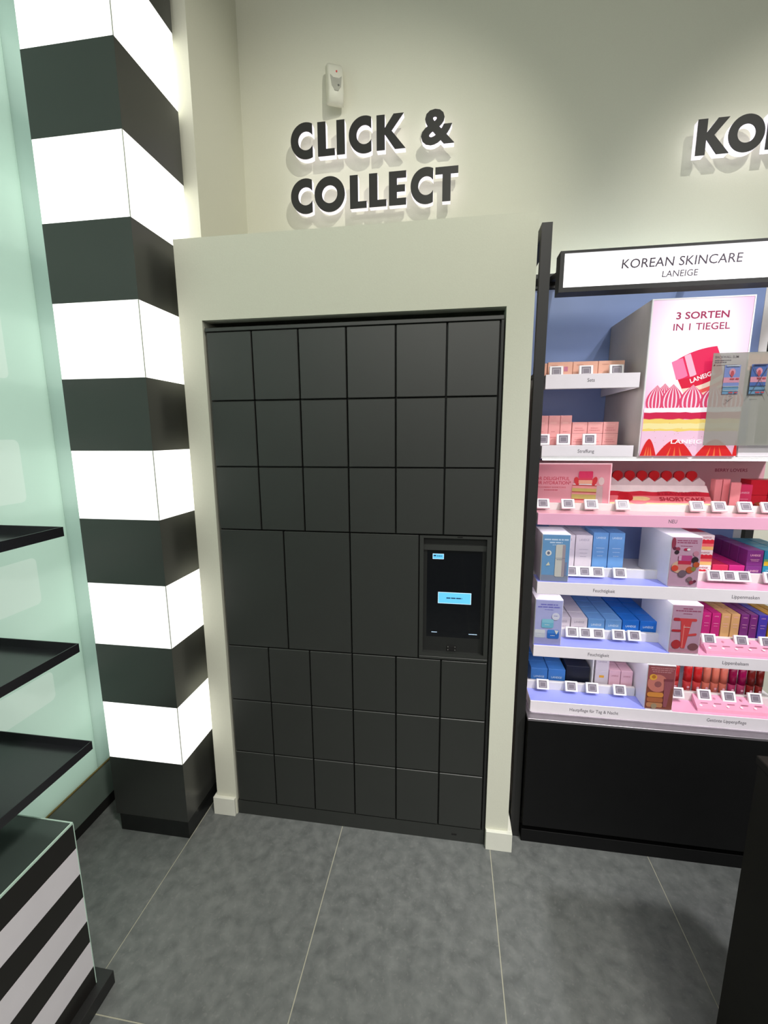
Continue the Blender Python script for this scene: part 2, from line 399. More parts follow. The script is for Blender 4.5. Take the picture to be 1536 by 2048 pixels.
def L_R(): return [[(0, 0), (S, 0), (S, .36), (.48, 0), (.80, 0), (.49, .385)] + arc(.37, .69, .31, .31, -62, 90, 14) + [(0, 1)], [(S, .56)] + arc(.34, .69, .12, .12, -80, 80, 8) + [(S, .82)]]
SHAPES = dict(C=L_C, O=L_O, L=L_L, I=L_I, E=L_E, T=L_T, K=L_K, R=L_R)
def letter_mesh(mb, ch, x, z, w, h, y0, y1, m, grow=0.0):
    if ch == '&':
        v, f, a0, a1, b0, b1 = text_mesh('&', 0.035)
        P = [(x + (p[0] - a0) / (a1 - a0) * w, z + (p[1] - b0) / (b1 - b0) * h) for p in v]
        bm = bmesh.new(); vs = [bm.verts.new((p[0], y0, p[1])) for p in P]
        for q in f:
            try: bm.faces.new([vs[i] for i in q])
            except ValueError: pass
        bmesh.ops.remove_doubles(bm, verts=bm.verts, dist=1e-6)
        r = bmesh.ops.extrude_face_region(bm, geom=bm.faces[:])
        for e in r['geom']:
            if isinstance(e, bmesh.types.BMVert): e.co.y = y1
        bm.verts.index_update(); mb.add([tuple(p.co) for p in bm.verts], [tuple(p.index for p in q.verts) for q in bm.faces], m); bm.free(); return
    sh = SHAPES[ch]()
    if sh[0] == 'ring':
        _, cx, cz, R, t = sh; n = 48; V = []
        sx = w / 1.04
        for yy in (y0, y1):
            for rr in (R, R - t):
                for i in range(n):
                    a = 2 * math.pi * i / n; V.append((x + (cx + rr * math.cos(a)) * sx, yy, z + (cz + rr * math.sin(a)) * h))
        F = []
        for i in range(n):
            j = (i + 1) % n
            F += [(i, j, n + j, n + i), (2 * n + j, 2 * n + i, 3 * n + i, 3 * n + j), (i, 2 * n + i, 2 * n + j, j), (n + j, 3 * n + j, 3 * n + i, n + i)]
        mb.add(V, F, m); return
    xs = [p[0] for p in sh[0]]; kx = w / (max(xs) - min(xs)); xm = min(xs)
    outer = [(x + (p[0] - xm) * kx, z + p[1] * h) for p in sh[0]]
    if len(sh) == 1: mb.prism(outer, 1, y0, y1, m); return
    # letter with one counter: bridge hole with a fill
    inner = [(x + (p[0] - xm) * kx, z + p[1] * h) for p in sh[1]]
    bm = bmesh.new(); E = []
    for loop in (outer, inner):
        vs = [bm.verts.new((p[0], y0, p[1])) for p in loop]
        E += [bm.edges.new((vs[i], vs[(i + 1) % len(vs)])) for i in range(len(vs))]
    bmesh.ops.triangle_fill(bm, use_beauty=True, use_dissolve=False, edges=E)
    r = bmesh.ops.extrude_face_region(bm, geom=bm.faces[:])
    for e in r['geom']:
        if isinstance(e, bmesh.types.BMVert): e.co.y = y1
    bm.verts.index_update(); mb.add([tuple(p.co) for p in bm.verts], [tuple(p.index for p in q.verts) for q in bm.faces], m); bm.free()
YF = 0.552
def sign_letter(ch, x, z, w, h, label, group):
    t = thing('sign_letter', (x + w / 2, WB, z), label, 'letter', group)
    f = MB(); letter_mesh(f, ch, x, z, w, h, YF, YF + 0.004, FACE); f.build('face', t)
    s = MB(); letter_mesh(s, ch, x, z, w, h, YF + 0.004, YF + 0.032, ACR); s.build('lit_side', t)
    p = MB()
    fx, fz = {'I': (.5, .5), 'T': (.5, .5), '&': (.27, .27)}.get(ch, (.13, .52))
    p.cyl((x + w * fx, YF + 0.032, z + h * fz), 0.003, WB - YF - 0.032, PAINT, 8, 1)
    p.build('stand_off', t)
U, D = (2.809, 0.131), (2.592, 0.131)
g1, g2, g3 = 'letters of the upper sign line', 'letters of the lower sign line', 'letters of the skincare wall sign'
ov = 0.0025
for ch, x0, x1, lb in (('C', .149, .247, 'first letter C of the word CLICK'), ('L', .271, .346, 'letter L of the word CLICK'), ('I', .3555, .391, 'narrow letter I of the word CLICK'),
                       ('C', .409, .507, 'second letter C of the word CLICK'), ('K', .530, .653, 'letter K ending the word CLICK'), ('&', .719, .857, 'ampersand after the word CLICK')):
    e = ov if ch in 'C' else 0
    sign_letter(ch, x0, U[0] - e, x1 - x0, U[1] + 2 * e, 'black halo-lit %s on the wall' % lb, g1)
for ch, x0, x1, lb in (('C', .141, .239, 'first letter C of the word COLLECT'), ('O', .250, .387, 'round letter O of the word COLLECT'), ('L', .410, .484, 'first letter L of the word COLLECT'),
                       ('L', .4955, .571, 'second letter L of the word COLLECT'), ('E', .5825, .657, 'letter E of the word COLLECT'), ('C', .676, .772, 'second letter C of the word COLLECT'), ('T', .781, .877, 'letter T ending the word COLLECT')):
    e = ov if ch in 'CO' else 0
    sign_letter(ch, x0, D[0] - e, x1 - x0, D[1] + 2 * e, 'black halo-lit %s on the wall' % lb, g2)
for ch, x0, x1, lb in (('K', 1.789, 1.907, 'letter K above the skincare rack'), ('O', 1.900, 2.026, 'round letter O above the skincare rack, beside the K'), ('R', 2.033, 2.13, 'letter R cut by the right picture edge above the skincare rack')):
    sign_letter(ch, x0, 2.678, x1 - x0, 0.124, 'black halo-lit ' + lb, g3)

# ================================================================== motion detector (turned a little to the right)
md = thing('motion_detector', (0.338, WB, 3.09), 'small white motion detector on the wall above the sign', 'detector')
PL = mat('detector_plastic', (226, 226, 212), 0.45, var=0.02)
b = MB()
prof = [(WB, 3.015), (WB - .03, 3.006), (WB - .046, 3.018), (WB - .054, 3.045), (WB - .052, 3.10), (WB - .046, 3.14), (WB - .030, 3.163), (WB - .012, 3.172), (WB, 3.172)]
xs = [(0.3025, .50), (0.3035, .72), (0.306, .90), (0.312, 1.0), (0.363, 1.0), (0.369, .90), (0.3715, .72), (0.3725, .50)]
V = []; n = len(prof)
for x, k in xs:
    for (py, pz) in prof: V.append((x, WB - (WB - py) * k, 3.09 + (pz - 3.09) * (k * .12 + .88)))
F = [tuple(range(n)), tuple(reversed(range(7 * n, 8 * n)))]
for i in range(7):
    for j in range(n): F.append((i * n + j, i * n + (j + 1) % n, (i + 1) * n + (j + 1) % n, (i + 1) * n + j))
b.add(V, F, PL); b.build('housing', md, True)
a = MB(); a.prism([(0.313, 3.098), (0.318, 3.055), (0.330, 3.038), (0.345, 3.038), (0.357, 3.055), (0.362, 3.098), (0.350, 3.088), (0.325, 3.088)], 1, WB - .0555, WB - .05, mat('detector_lens', (176, 176, 166), 0.35)); a.build('lens_window', md)
a = MB(); a.cyl((0.346, WB - .056, 3.058), 0.004, -.0015, mat('detector_chrome', (235, 235, 230), 0.1, metal=.9), 12, 1); a.build('lens_glint', md)  # glint on the lens modelled as a small bright metal disc
a = MB(); a.cyl((0.341, WB - .0525, 3.117), 0.0035, .006, mat('detector_led', (225, 90, 92), 0.4), 12, 1); a.build('status_light', md)

md.rotation_euler = (math.radians(-6), 0, math.radians(24)); md.location = (0.338, WB - .024, 3.09)
MB().box((.328, WB - .006, 3.06), (.348, WB + .016, 3.12), PL, .002).build('wall_bracket', md).matrix_parent_inverse = Matrix.Identity(4)
# ================================================================== skincare rack
RX0, RX1, YFR, YBK = 1.178, 2.115, 0.060, 0.430
rk = thing('display_rack', (1.65, 0.25, 0), 'tall black framed wall rack with white shelves of skincare boxes', 'rack')
pf = MB()
pf.box((1.142, 0.060, 0.0), (1.175, 0.084, 2.273), BLK); pf.box((1.142, 0.084, 2.232), (1.175, WB - .002, 2.273), BLK); pf.box((1.142, 0.50, 0.0), (1.175, 0.53, 2.232), BLK)
pf.build('frame_post', rk)
pf = MB(); pf.box((2.118, 0.060, 0.0), (2.15, 0.084, 2.273), BLK); pf.box((2.118, 0.084, 2.232), (2.15, WB - .002, 2.273), BLK); pf.box((2.118, 0.50, 0.0), (2.15, 0.53, 2.232), BLK)
pf.build('frame_post', rk)
sp = bx('side_panel', (1.148, 0.086, 0.10), (1.166, YBK, 1.80), mat('side_panel_acrylic', (186, 170, 172), 0.15, var=0.03), rk)
bx('panel_cap', (1.143, 0.086, 1.80), (1.172, YBK, 1.812), BLK, sp)
BLUE = mat('back_panel_blue', (142, 164, 218), 0.32, var=0.04, scale=4)
bx('back_panel', (RX0 - .003, YBK, 0.56), (2.030, YBK + 0.014, 2.180), BLUE, rk)
bx('back_panel_upright', (2.031, YBK, 0.56), (2.06, YBK + 0.014, 2.180), WHITE, rk)
bx('top_rail', (1.175, YBK - .012, 2.182), (2.118, YBK + .03, 2.236), BLK, rk)
tl = MB(); tl.box((1.176, YBK - .0135, 2.192), (2.117, YBK - .012, 2.220), VOID); tl.build('rail_groove', rk)
# cabinet under the shelves
cab = bx('base_cabinet', (1.181, 0.026, 0.088), (2.117, YBK, 0.545), BLKM, rk, 0.001)
bx('counter_plate', (1.178, 0.024, 0.546), (2.117, YBK, 0.556), mat('brushed_metal', (150, 144, 150), 0.38, metal=.7), rk, 0.001)
bx('kick_plinth', (1.181, 0.042, 0.0), (2.117, YBK, 0.055), BLKM, rk, 0.001)
bx('kick_recess', (1.181, 0.07, 0.055), (2.117, YBK, 0.088), VOID, rk)
PERI = mat('periwinkle_liner', (158, 166, 250), 0.25, var=0.03, scale=8)
PINKL = mat('pink_liner', (240, 172, 204), 0.25, var=0.03, scale=8)
PINKF = mat('pink_fascia', (246, 182, 212), 0.35, var=0.03, scale=10)
FASC = mat('fascia_white', (244, 236, 244), 0.4, var=0.012)
RISER = mat('riser_white', (226, 222, 220), 0.4, var=0.015)
def shelf(zt, x0, x1, h, texts, liner=None, riser=True, fascia=FASC, led=True, depth_back=YBK - .002, rz=0.034):
    s = MB()
    s.box((x0, YFR + .0035, zt - min(h, .012)), (x1, depth_back, zt), SHELFW)
    if h > .02:
        s.box((x0, YFR + .0035, zt - h), (x1, YFR + .014, zt - .012), SHELFW)
        s.box((x0, YFR + .014, zt - h), (x0 + .003, depth_back, zt - .012), SHELFW); s.box((x1 - .003, YFR + .014, zt - h), (x1, depth_back, zt - .012), SHELFW)
    so = s.build('shelf', rk)
    fo = bx('fascia', (x0, YFR, zt - h), (x1, YFR + .0035, zt + .001), fascia, so, 0.0008)
    if texts:
        for st, tx0, tx1, zb, ch in texts:
            a = Art(YFR); a.text(st, (tx0 + tx1) / 2, zb, ch, INK, width=tx1 - tx0, bold=0.004); a.build('fascia_lettering', so)
    if liner:
        for (l0, l1, m) in liner: bx('liner', (l0, YFR + .004, zt), (l1, 0.145, zt + .0012), m, so)
    if riser:
        for (r0, r1) in riser:
            r = MB(); r.box((r0, 0.146, zt), (r1, 0.160, zt + rz), RISER, 0.0008); r.build('riser', so)
    if led: bx('led_strip', (x0 + .01, YFR + .016, zt - h + .004), (x1 - .01, YFR + .030, zt - h + .009), LED, so)
    return so
# lower three shelves, the new-products shelf and the upper boards
shelf(0.607, 1.191, 2.113, .045, [('Hautpflege für Tag & Nacht', 1.335, 1.507, .578, .0125), ('Getönte Lippenpflege', 1.807, 1.936, .582, .0125)], [(1.192, 1.60, PERI), (1.694, 2.112, PINKL)], [(1.192, 1.594), (1.694, 2.112)])
shelf(0.834, 1.191, 2.113, .043, [('Feuchtigkeit', 1.384, 1.457, .806, .0125), ('Lippenbalsam', 1.832, 1.915, .808, .0125)], [(1.192, 1.66, PERI), (1.758, 2.112, PINKL)], [(1.29, 1.66), (1.758, 2.112)])
shelf(1.081, 1.191, 2.113, .045, [('Feuchtigkeit', 1.384, 1.457, 1.052, .0125), ('Lippenmasken', 1.833, 1.918, 1.052, .0125)], [(1.192, 1.632, PERI), (1.728, 2.112, PINKL)], [(1.30, 1.632), (1.728, 2.112)])
shelf(1.333, 1.180, 2.113, .040, [('NEU', 1.608, 1.634, 1.309, .0125)], [(1.181, 2.112, mat('pink_gloss_liner', (238, 176, 190), .08, var=.04, scale=9))], [(1.181, 2.112)], fascia=PINKF, rz=.026)
shelf(1.532, 1.180, 2.113, .006, None, None, None, led=False, fascia=WHITE)
bx('led_strip', (1.19, 0.072, 1.520), (2.10, 0.090, 1.5255), LED, rk)
bx('led_strip', (1.215, 0.097, 2.068), (2.11, 0.112, 2.074), LED, rk)
shelf(1.570, 1.180, 1.475, .0365, [('Straffung', 1.298, 1.351, 1.5465, .0115)], None, None, led=False)
shelf(1.570, 1.792, 2.113, .0365, None, None, None, led=False)
shelf(1.805, 1.180, 1.475, .046, [('Sets', 1.313, 1.336, 1.780, .0115)], None, None)
shelf(1.805, 1.792, 2.113, .046, None, None, None)
NEUP = mat('pink_back_card', (244, 184, 196), 0.22, var=0.03, scale=5)
pp = bx('pink_back_panel', (1.182, YBK - .012, 1.336), (2.106, YBK - .006, 1.502), NEUP, rk)
a = Art(YBK - .012); a.text('BERRY LOVERS', 1.985, 1.458, .0125, mat('berry_ink', (176, 48, 80), .5), width=.118, bold=.012); a.build('panel_lettering', pp)

# header sign above the rack
HX0, HX1, HZ0, HZ1, HY = 1.200, 2.14, 2.056, 2.178, 0.040
h = MB(); h.box((HX0, HY, HZ0), (HX1, HY + .055, HZ0 + .014), BLK); h.box((HX0, HY, HZ1 - .007), (HX1, HY + .055, HZ1), BLK)
h.box((HX0, HY, HZ0 + .014), (HX0 + .013, HY + .055, HZ1 - .007), BLK); h.box((HX1 - .013, HY, HZ0 + .014), (HX1, HY + .055, HZ1 - .007), BLK); h.box((HX0 + .013, HY + .045, HZ0 + .014), (HX1 - .013, HY + .055, HZ1 - .007), BLK)
hs = h.build('header_sign', rk); hs['label'] = 'glowing white header sign reading KOREAN SKINCARE'
lp = bx('light_panel', (HX0 + .013, HY + .004, HZ0 + .014), (HX1 - .013, HY + .012, HZ1 - .007), mat('header_light', (255, 253, 255), .4, emit=1.05, var=0.0), hs)
a = Art(HY + .004)
HI = mat('header_ink', (84, 72, 88), .6)
a.text('KOREAN SKINCARE', 1.555, 2.118, .0265, HI, width=.340, bold=.008, slant=.06); a.text('LANEIGE', 1.555, 2.0865, .0185, HI, width=.101, bold=.008, slant=.06)
a.build('lettering', hs)
for xb in (1.245, 1.745):
    m_ = MB(); m_.add([(xb, HY + .055, 2.165), (xb + .02, HY + .055, 2.165), (xb + .02, YBK - .012, 2.225), (xb, YBK - .012, 2.225), (xb, HY + .055, 2.145), (xb + .02, HY + .055, 2.145), (xb + .02, YBK - .012, 2.205), (xb, YBK - .012, 2.205)],
                      [(0, 1, 2, 3), (7, 6, 5, 4), (0, 4, 5, 1), (1, 5, 6, 2), (2, 6, 7, 3), (3, 7, 4, 0)], BLK); m_.build('bracket_arm', hs)
wl = MB(); wl.box((1.25, YBK + .032, 2.20), (2.10, YBK + .05, 2.212), mat('wash_light', (245, 255, 255), .4, emit=16.0, var=0.0)); wl.build('wall_washer', rk)

# big light box advert
LX0, LX1, LZ0, LZ1 = 1.491, 1.787, 1.533, 2.028
lb = thing('light_box', (1.64, 0.25, 1.533), 'tall pink light box advert with a red jar, meringues and cake', 'light box')
h = MB(); h.box((LX0, YFR + .006, LZ0), (LX1, YBK - .004, LZ1), mat('light_box_side', (196, 188, 184), .5, var=.02)); h.build('case', lb)
h = MB()
for lo, hi in (((LX0, YFR, LZ0), (LX0 + .004, YFR + .006, LZ1)), ((LX1 - .004, YFR, LZ0), (LX1, YFR + .006, LZ1)), ((LX0 + .004, YFR, LZ1 - .004), (LX1 - .004, YFR + .006, LZ1)), ((LX0 + .004, YFR, LZ0), (LX1 - .004, YFR + .006, LZ0 + .003))): h.box(lo, hi, WHITE)
h.build('rim', lb)
def lit(key, rgb, e=0.85): return mat('lit_' + key, rgb, .35, emit=e * .85, var=0.0, basek=.3)
def lb_panel():
    m = bpy.data.materials.new('lit_pink_gradient'); m.use_nodes = True; nt = m.node_tree; b = nt.nodes['Principled BSDF']
    tc = nt.nodes.new('ShaderNodeTexCoord'); mp = nt.nodes.new('ShaderNodeMapping'); gr = nt.nodes.new('ShaderNodeTexGradient'); gr.gradient_type = 'SPHERICAL'
    mp.inputs['Location'].default_value = (-1.35 * 0.3, 0, -2.05 * 0.30)
    mp.inputs['Scale'].default_value = (5.4, 0, 3.6); mp.inputs['Location'].default_value = (0.05, 0, -1.28)
    nt.links.new(tc.outputs['Object'], mp.inputs[0]); nt.links.new(mp.outputs[0], gr.inputs[0])
    rp = nt.nodes.new('ShaderNodeValToRGB'); rp.color_ramp.elements[0].color = (lin(226), lin(166), lin(206), 1); rp.color_ramp.elements[1].color = (1, lin(246), 1, 1); rp.color_ramp.elements[1].position = .5
    nt.links.new(gr.outputs['Fac'], rp.inputs[0]); b.inputs['Base Color'].default_value = (.24, .2, .24, 1); nt.links.new(rp.outputs[0], b.inputs['Emission Color']); b.inputs['Emission Strength'].default_value = .88
    return m
pn = bx('advert_panel', (LX0 + .004, YFR + .002, LZ0 + .003), (LX1 - .004, YFR + .006, LZ1 - .004), lb_panel(), lb)
a = Art(YFR + .002, step=.00012)
cr = lit('crimson_text', (208, 52, 110), .35); R1 = lit('jar_red', (236, 40, 92)); R2 = lit('jar_band', (226, 28, 66)); P1 = lit('jar_pink', (250, 130, 176)); WH = lit('white', (255, 250, 255), .9)
a.text('3 SORTEN', 1.642, 1.9655, .0205, cr, width=.152, bold=.02); a.text('IN 1 TIEGEL', 1.642, 1.9315, .0205, cr, width=.163, bold=.008)
# tilted jar
th = math.radians(21); jc = (1.650, 1.805)
def J(u, w): return (jc[0] + u * math.cos(th) - w * math.sin(th), jc[1] + u * math.sin(th) + w * math.cos(th))
def jp(pts, m): a.poly([J(*q) for q in pts], m)
def curve(u0, u1, w, sag, n=10): return [(u0 + (u1 - u0) * i / n, w - sag * (1 - (2 * i / n - 1) ** 2)) for i in range(n + 1)]
jp(curve(-.058, .058, -.085, .008) + [(.066, -.004)] + curve(.066, -.066, -.004, -.0)[1:], lit('cream_body', (255, 226, 206), .8))
jp(curve(-.058, .058, -.060, .008) + curve(.060, -.060, -.048, .008), lit('jar_stripe', (244, 96, 92)))
jp(curve(-.0585, .0585, -.076, .008) + curve(.0585, -.0585, -.068, .008), lit('jar_stripe2', (224, 48, 70)))
jp(curve(-.062, .062, -.033, .009) + curve(.066, -.066, .004, .009), R2)
jp(curve(-.070, .070, .000, .010) + curve(.068, -.068, .055, -.010), R1)
jp(curve(-.070, -.035, .000, .002) + curve(-.034, -.068, .058, -.001), P1)
jp(curve(-.030, -.010, -.006, .001) + curve(-.009, -.028, .062, -.001), lit('jar_gloss', (252, 190, 214)))
a.text('LANEIGE', *J(.004, -.026), .0135, WH, width=.074, bold=.02, rot=th)
# meringues
MR = lit('meringue_red', (228, 76, 116)); MW = lit('meringue_white', (255, 224, 240))
def meringue(cx, zb, w, hgt):
    PRF = [(0, .80), (.1, .95), (.25, 1), (.4, .97), (.55, .85), (.7, .63), (.82, .38), (.92, .17), (1, 0)]
    def side(k): return [(cx + k * w / 2 * r1, zb + hgt * t1) for t1, r1 in PRF]
    a.poly(side(1) + side(-1)[::-1][1:], MR)
    for k in (-.78, -.42, -.06, .30, .66):
        p1, p2 = side(k), side(k + .13); a.poly(p1 + p2[::-1][1:], MW)
meringue(1.553, 1.70, .058, .07); meringue(1.530, 1.691, .062, .074); meringue(1.578, 1.691, .068, .076); meringue(1.636, 1.690, .074, .074); meringue(1.697, 1.690, .074, .070); meringue(1.752, 1.690, .070, .07)
# cake
def band(z0, z1, m, wob=.002, seed=1):
    r = random.Random(seed); n = 16; u0, u1 = LX0 + .0045, LX1 - .0045
    a.poly([(u0 + (u1 - u0) * i / n, z0 + r.uniform(-wob, wob)) for i in range(n + 1)] + [(u1 - (u1 - u0) * i / n, z1 + r.uniform(-wob, wob)) for i in range(n + 1)], m)
band(1.5365, 1.692, lit('sponge_pink', (250, 206, 230), .8), 0); band(1.676, 1.692, WH, .0008); band(1.655, 1.677, lit('jam', (212, 38, 80)), .0015, 3); band(1.617, 1.656, lit('sponge', (250, 218, 120), .8), .002, 5); band(1.625, 1.642, lit('sponge_light', (252, 236, 170), .8), .002, 8)
r_ = random.Random(4)
for i in range(40): u, w = r_.uniform(1.52, 1.78), r_.uniform(1.56, 1.65); a.ell(u, w, .0012, .0009, lit('crumb', (226, 160, 120), .6), n=6)
SB = lit('strawberry', (222, 40, 42)); SO = lit('strawberry_core', (244, 120, 70))
for cx, w, hh in ((1.517, .05, .056), (1.597, .112, .054), (1.716, .112, .054), (1.776, .013, .05)):
    n = 14; a.poly([(cx + w / 2 * (2 * i / n - 1), 1.5368 + hh * (1 - abs(2 * i / n - 1) ** 1.7)) for i in range(n + 1)], SB)
    if w > .03:
        for k in (-.18, 0, .18): a.poly([(cx + k * w - .003, 1.537), (cx + k * w + .003, 1.537), (cx + k * w * .6, 1.537 + hh * .55)], SO)
a.text('LANEIGE', 1.637, 1.577, .013, WH, width=.108, bold=.015)
a.build('advert_print', pn)

# ------------------------------------------------------------------ shelf labels (display kept blank)
TAGW = mat('tag_white', (238, 236, 238), .35, var=.01); TAGG = mat('tag_display', (118, 110, 122), .3, var=.03, scale=200); TAGI = mat('tag_display_inner', (120, 112, 126), .3)
def tag_proto():
    t = bpy.data.objects.new('price_tag', None); COL.objects.link(t); OFF[t.name] = Vector((0, 0, 0))
    W_, H_, D_ = .0465, .039, .010
    MB().box((-W_ / 2, -D_, 0), (W_ / 2, 0, H_), TAGW, .002, 2).build('housing', t)
    d = MB().box((-.0155, -D_ - .0005, .0065), (.0155, -D_ + .001, H_ - .005), TAGG).build('display', t)
    a = Art(-D_ - .0005)
    a.rect(-.0118, .0095, .0118, .0285, mat('tag_display_ring', (176, 168, 178), .3)); a.rect(-.0098, .0112, .0098, .0268, TAGG); a.build('display_frame', t)
    return t
def copy_tree(o, parent=None):
    c = o.copy(); COL.objects.link(c); c.parent = parent
    for ch in list(o.children): copy_tree(ch, c)
    return c
TP = tag_proto(); first = [True]
def price_tag(x, y, z, tilt, label, group):
    o = TP if first[0] else copy_tree(TP); first[0] = False
    o.location = (x, y, z); o.rotation_euler = (math.radians(-tilt), 0, 0); tag(o, label, 'price tag', group)
def tags(xs, zt, y, tilt, where, z0, grp):
    for i, x in enumerate(xs): price_tag(x, y, z0, tilt, 'white price tag, %s from left on %s' % (NTH[i], where), grp)
T1 = 28
tags([1.248, 1.355, 1.432, 1.532], .607, .127, T1, 'the bottom shelf, left of the donut card', .6175, 'price tags on the bottom shelf')
tags([1.735, 1.828, 1.911, 1.999], .607, .127, T1, 'the bottom shelf, right of the donut card', .6245, 'price tags on the bottom shelf')
tags([1.343, 1.391, 1.437, 1.510, 1.565], .834, .127, T1, 'the shelf of blue cream boxes', .843, 'price tags on the second shelf from the bottom')
tags([1.819, 1.926, 2.009], .834, .127, T1, 'the shelf of slim coloured lip balm boxes', .847, 'price tags on the second shelf from the bottom')
tags([1.325, 1.371, 1.417, 1.494], 1.081, .127, T1, 'the shelf of tall white and blue boxes', 1.085, 'price tags on the third shelf from the bottom')
tags([1.810, 1.857, 1.903, 1.992], 1.081, .127, T1, 'the shelf of purple lip mask boxes', 1.089, 'price tags on the third shelf from the bottom')
tags([1.209, 1.297, 1.377, 1.483, 1.728, 1.798, 1.880, 1.953], 1.333, .127, 34, 'the pink new-products shelf', 1.3385, 'price tags on the pink shelf')
tags([1.199, 1.269, 1.358], 1.57, .150, 8, 'the upper left shelf of salmon boxes', 1.5705, 'price tags on the upper left shelves')
tags([1.231, 1.330, 1.430], 1.805, .150, 8, 'the topmost left shelf of peach set boxes', 1.8055, 'price tags on the upper left shelves')

# ------------------------------------------------------------------ boxed products
def product(name, x0, x1, y0, y1, z0, z1, m, label, cat, group, art=None, bevel=.0009):
    lo, hi = (x0, y0, z0), (x1, y1, z1)
    if art is None: return tag(bx(name, lo, hi, m, None, bevel), label, cat, group)
    t = thing(name, ((x0 + x1) / 2, (y0 + y1) / 2, z0), label, cat, group)
    bx('carton', lo, hi, m, t, bevel)
    a = Art(y0); art(a, x0, x1, z0, z1); a.build('carton_print', t)
    return t
def pr_brand(ink, top=.72, lines=2, wf=.62):
    def f(a, x0, x1, z0, z1):
        w, h_ = x1 - x0, z1 - z0; cx = (x0 + x1) / 2
        a.text('LANEIGE', cx, z0 + h_ * top, min(.0085, w * .14), ink, width=w * wf, bold=.01)
        for k in range(lines): a.dashes(cx - w * (.28 - .05 * k), cx + w * (.28 - .05 * k), z0 + h_ * (top - .22 - .09 * k), min(.0016, h_ * .03), ink, k + 3)
    return f
WINK = mat('white_print', (214, 232, 250), .5); SINK = mat('silver_print', (168, 158, 178), .5); RINK = mat('rose_print', (186, 108, 132), .5); PINKI = mat('pale_pink_print', (250, 190, 214), .5)
def rows(name, cols, zs, y0, dep, n, m, cl, where, cat, grp, art=None, gap=.0012):
    """cols: [(x0, x1, 'left')], zs: [(z0, z1)]; n boxes deep"""
    for (x0, x1, side) in cols:
        for li, (z0, z1) in enumerate(zs):
            lv = '' if len(zs) == 1 else (', lower layer' if li == 0 else (', upper layer' if len(zs) == 2 else (', middle layer' if li == 1 else ', top layer')))
            for k in range(n):
                pos = ('frontmost' if k == 0 else ORD[k] + ' from front') + (', %s row' % side if side else '') + lv
                product(name, x0 + gap / 2, x1 - gap / 2, y0 + k * dep, y0 + (k + 1) * dep - .004, z0, z1, m, '%s %s, %s' % (cl, where, pos), cat, grp, art if k == 0 else None)
CB = mat('carton_blue', (70, 134, 214), .35, var=.03); CLB = mat('carton_light_blue', (110, 160, 218), .35, var=.03); CDB = mat('carton_royal_blue', (30, 112, 208), .35, var=.03)
CW = mat('carton_lilac_white', (222, 212, 222), .4, var=.02); CPK = mat('carton_pale_pink', (236, 190, 206), .4, var=.02); CNV = mat('carton_navy', (28, 32, 48), .4, var=.05)
CSA = mat('carton_salmon', (232, 164, 162), .4, var=.03); CPE = mat('carton_peach', (230, 176, 154), .4, var=.04)
Z5, Z4, Z3, ZN = .607, .834, 1.081, 1.333
# bottom shelf
gB = 'boxes on the bottom shelf'
rows('cream_box', [(1.208, 1.273, 'left'), (1.275, 1.341, 'right')], [(Z5, .684)], .168, .064, 4, CB, 'blue cream carton', 'on the bottom shelf beside the post', 'carton', gB, pr_brand(WINK, .5))
rows('cream_box', [(1.345, 1.434, '')], [(Z5, .700)], .175, .085, 3, CNV, 'dark navy carton', 'on the bottom shelf', 'carton', gB)
tag(bx('shelf_divider', (1.4395, .165, Z5), (1.4445, .40, .755), WHITE, None, .0006), 'thin white upright divider standing on the bottom shelf', 'divider')
def orange(a, x0, x1, z0, z1):
    a.rect(x0 + .015, z1 - .026, x0 + .033, z1 - .016, mat('orange_label', (244, 178, 60), .5)); a.dashes(x0 + .014, x1 - .014, z0 + .02, .0014, SINK, 4)
product('serum_box', 1.452, 1.501, .168, .215, Z5, .689, CW, 'white carton with an orange label on the bottom shelf', 'carton', gB, orange)
product('serum_box', 1.452, 1.501, .168, .215, .6895, .758, CW, 'white carton stacked on the orange-labelled one, bottom shelf', 'carton', gB, pr_brand(SINK, .55, 0))
rows('cream_box', [(1.503, 1.546, 'left'), (1.547, 1.591, 'right')], [(Z5, .697)], .168, .06, 3, CPK, 'pale pink carton', 'on the bottom shelf', 'carton', gB, pr_brand(RINK, .72, 0))
# second shelf from the bottom
gC = 'cream jar cartons on the second shelf'
rows('cream_box', [(1.283, 1.345, 'left'), (1.347, 1.408, 'right')], [(Z4, .906)], .168, .064, 4, CW, 'lilac white jar carton', 'on the second shelf', 'carton', gC, pr_brand(SINK, .72, 1))
rows('cream_box', [(1.410, 1.471, 'left'), (1.4725, 1.533, 'right')], [(Z4, .906)], .168, .064, 4, CLB, 'light blue jar carton', 'on the second shelf', 'carton', gC, pr_brand(WINK, .62, 1))
rows('cream_box', [(1.535, 1.595, 'left'), (1.597, 1.657, 'right')], [(Z4, .908)], .168, .064, 4, CDB, 'royal blue jar carton', 'on the second shelf', 'carton', gC, pr_brand(WINK, .62, 1))
# third shelf
gD = 'tall cartons on the third shelf'
rows('lotion_box', [(1.281, 1.342, 'left'), (1.3435, 1.404, 'right')], [(Z3, 1.235)], .168, .06, 3, CW, 'tall lilac white lotion carton', 'on the third shelf', 'carton', gD, pr_brand(SINK, .86, 3))
rows('lotion_box', [(1.4055, 1.460, 'left'), (1.4615, 1.517, 'right')], [(Z3, 1.247)], .168, .06, 2, CLB, 'tall light blue lotion carton', 'on the third shelf', 'carton', gD, pr_brand(WINK, .86, 3))
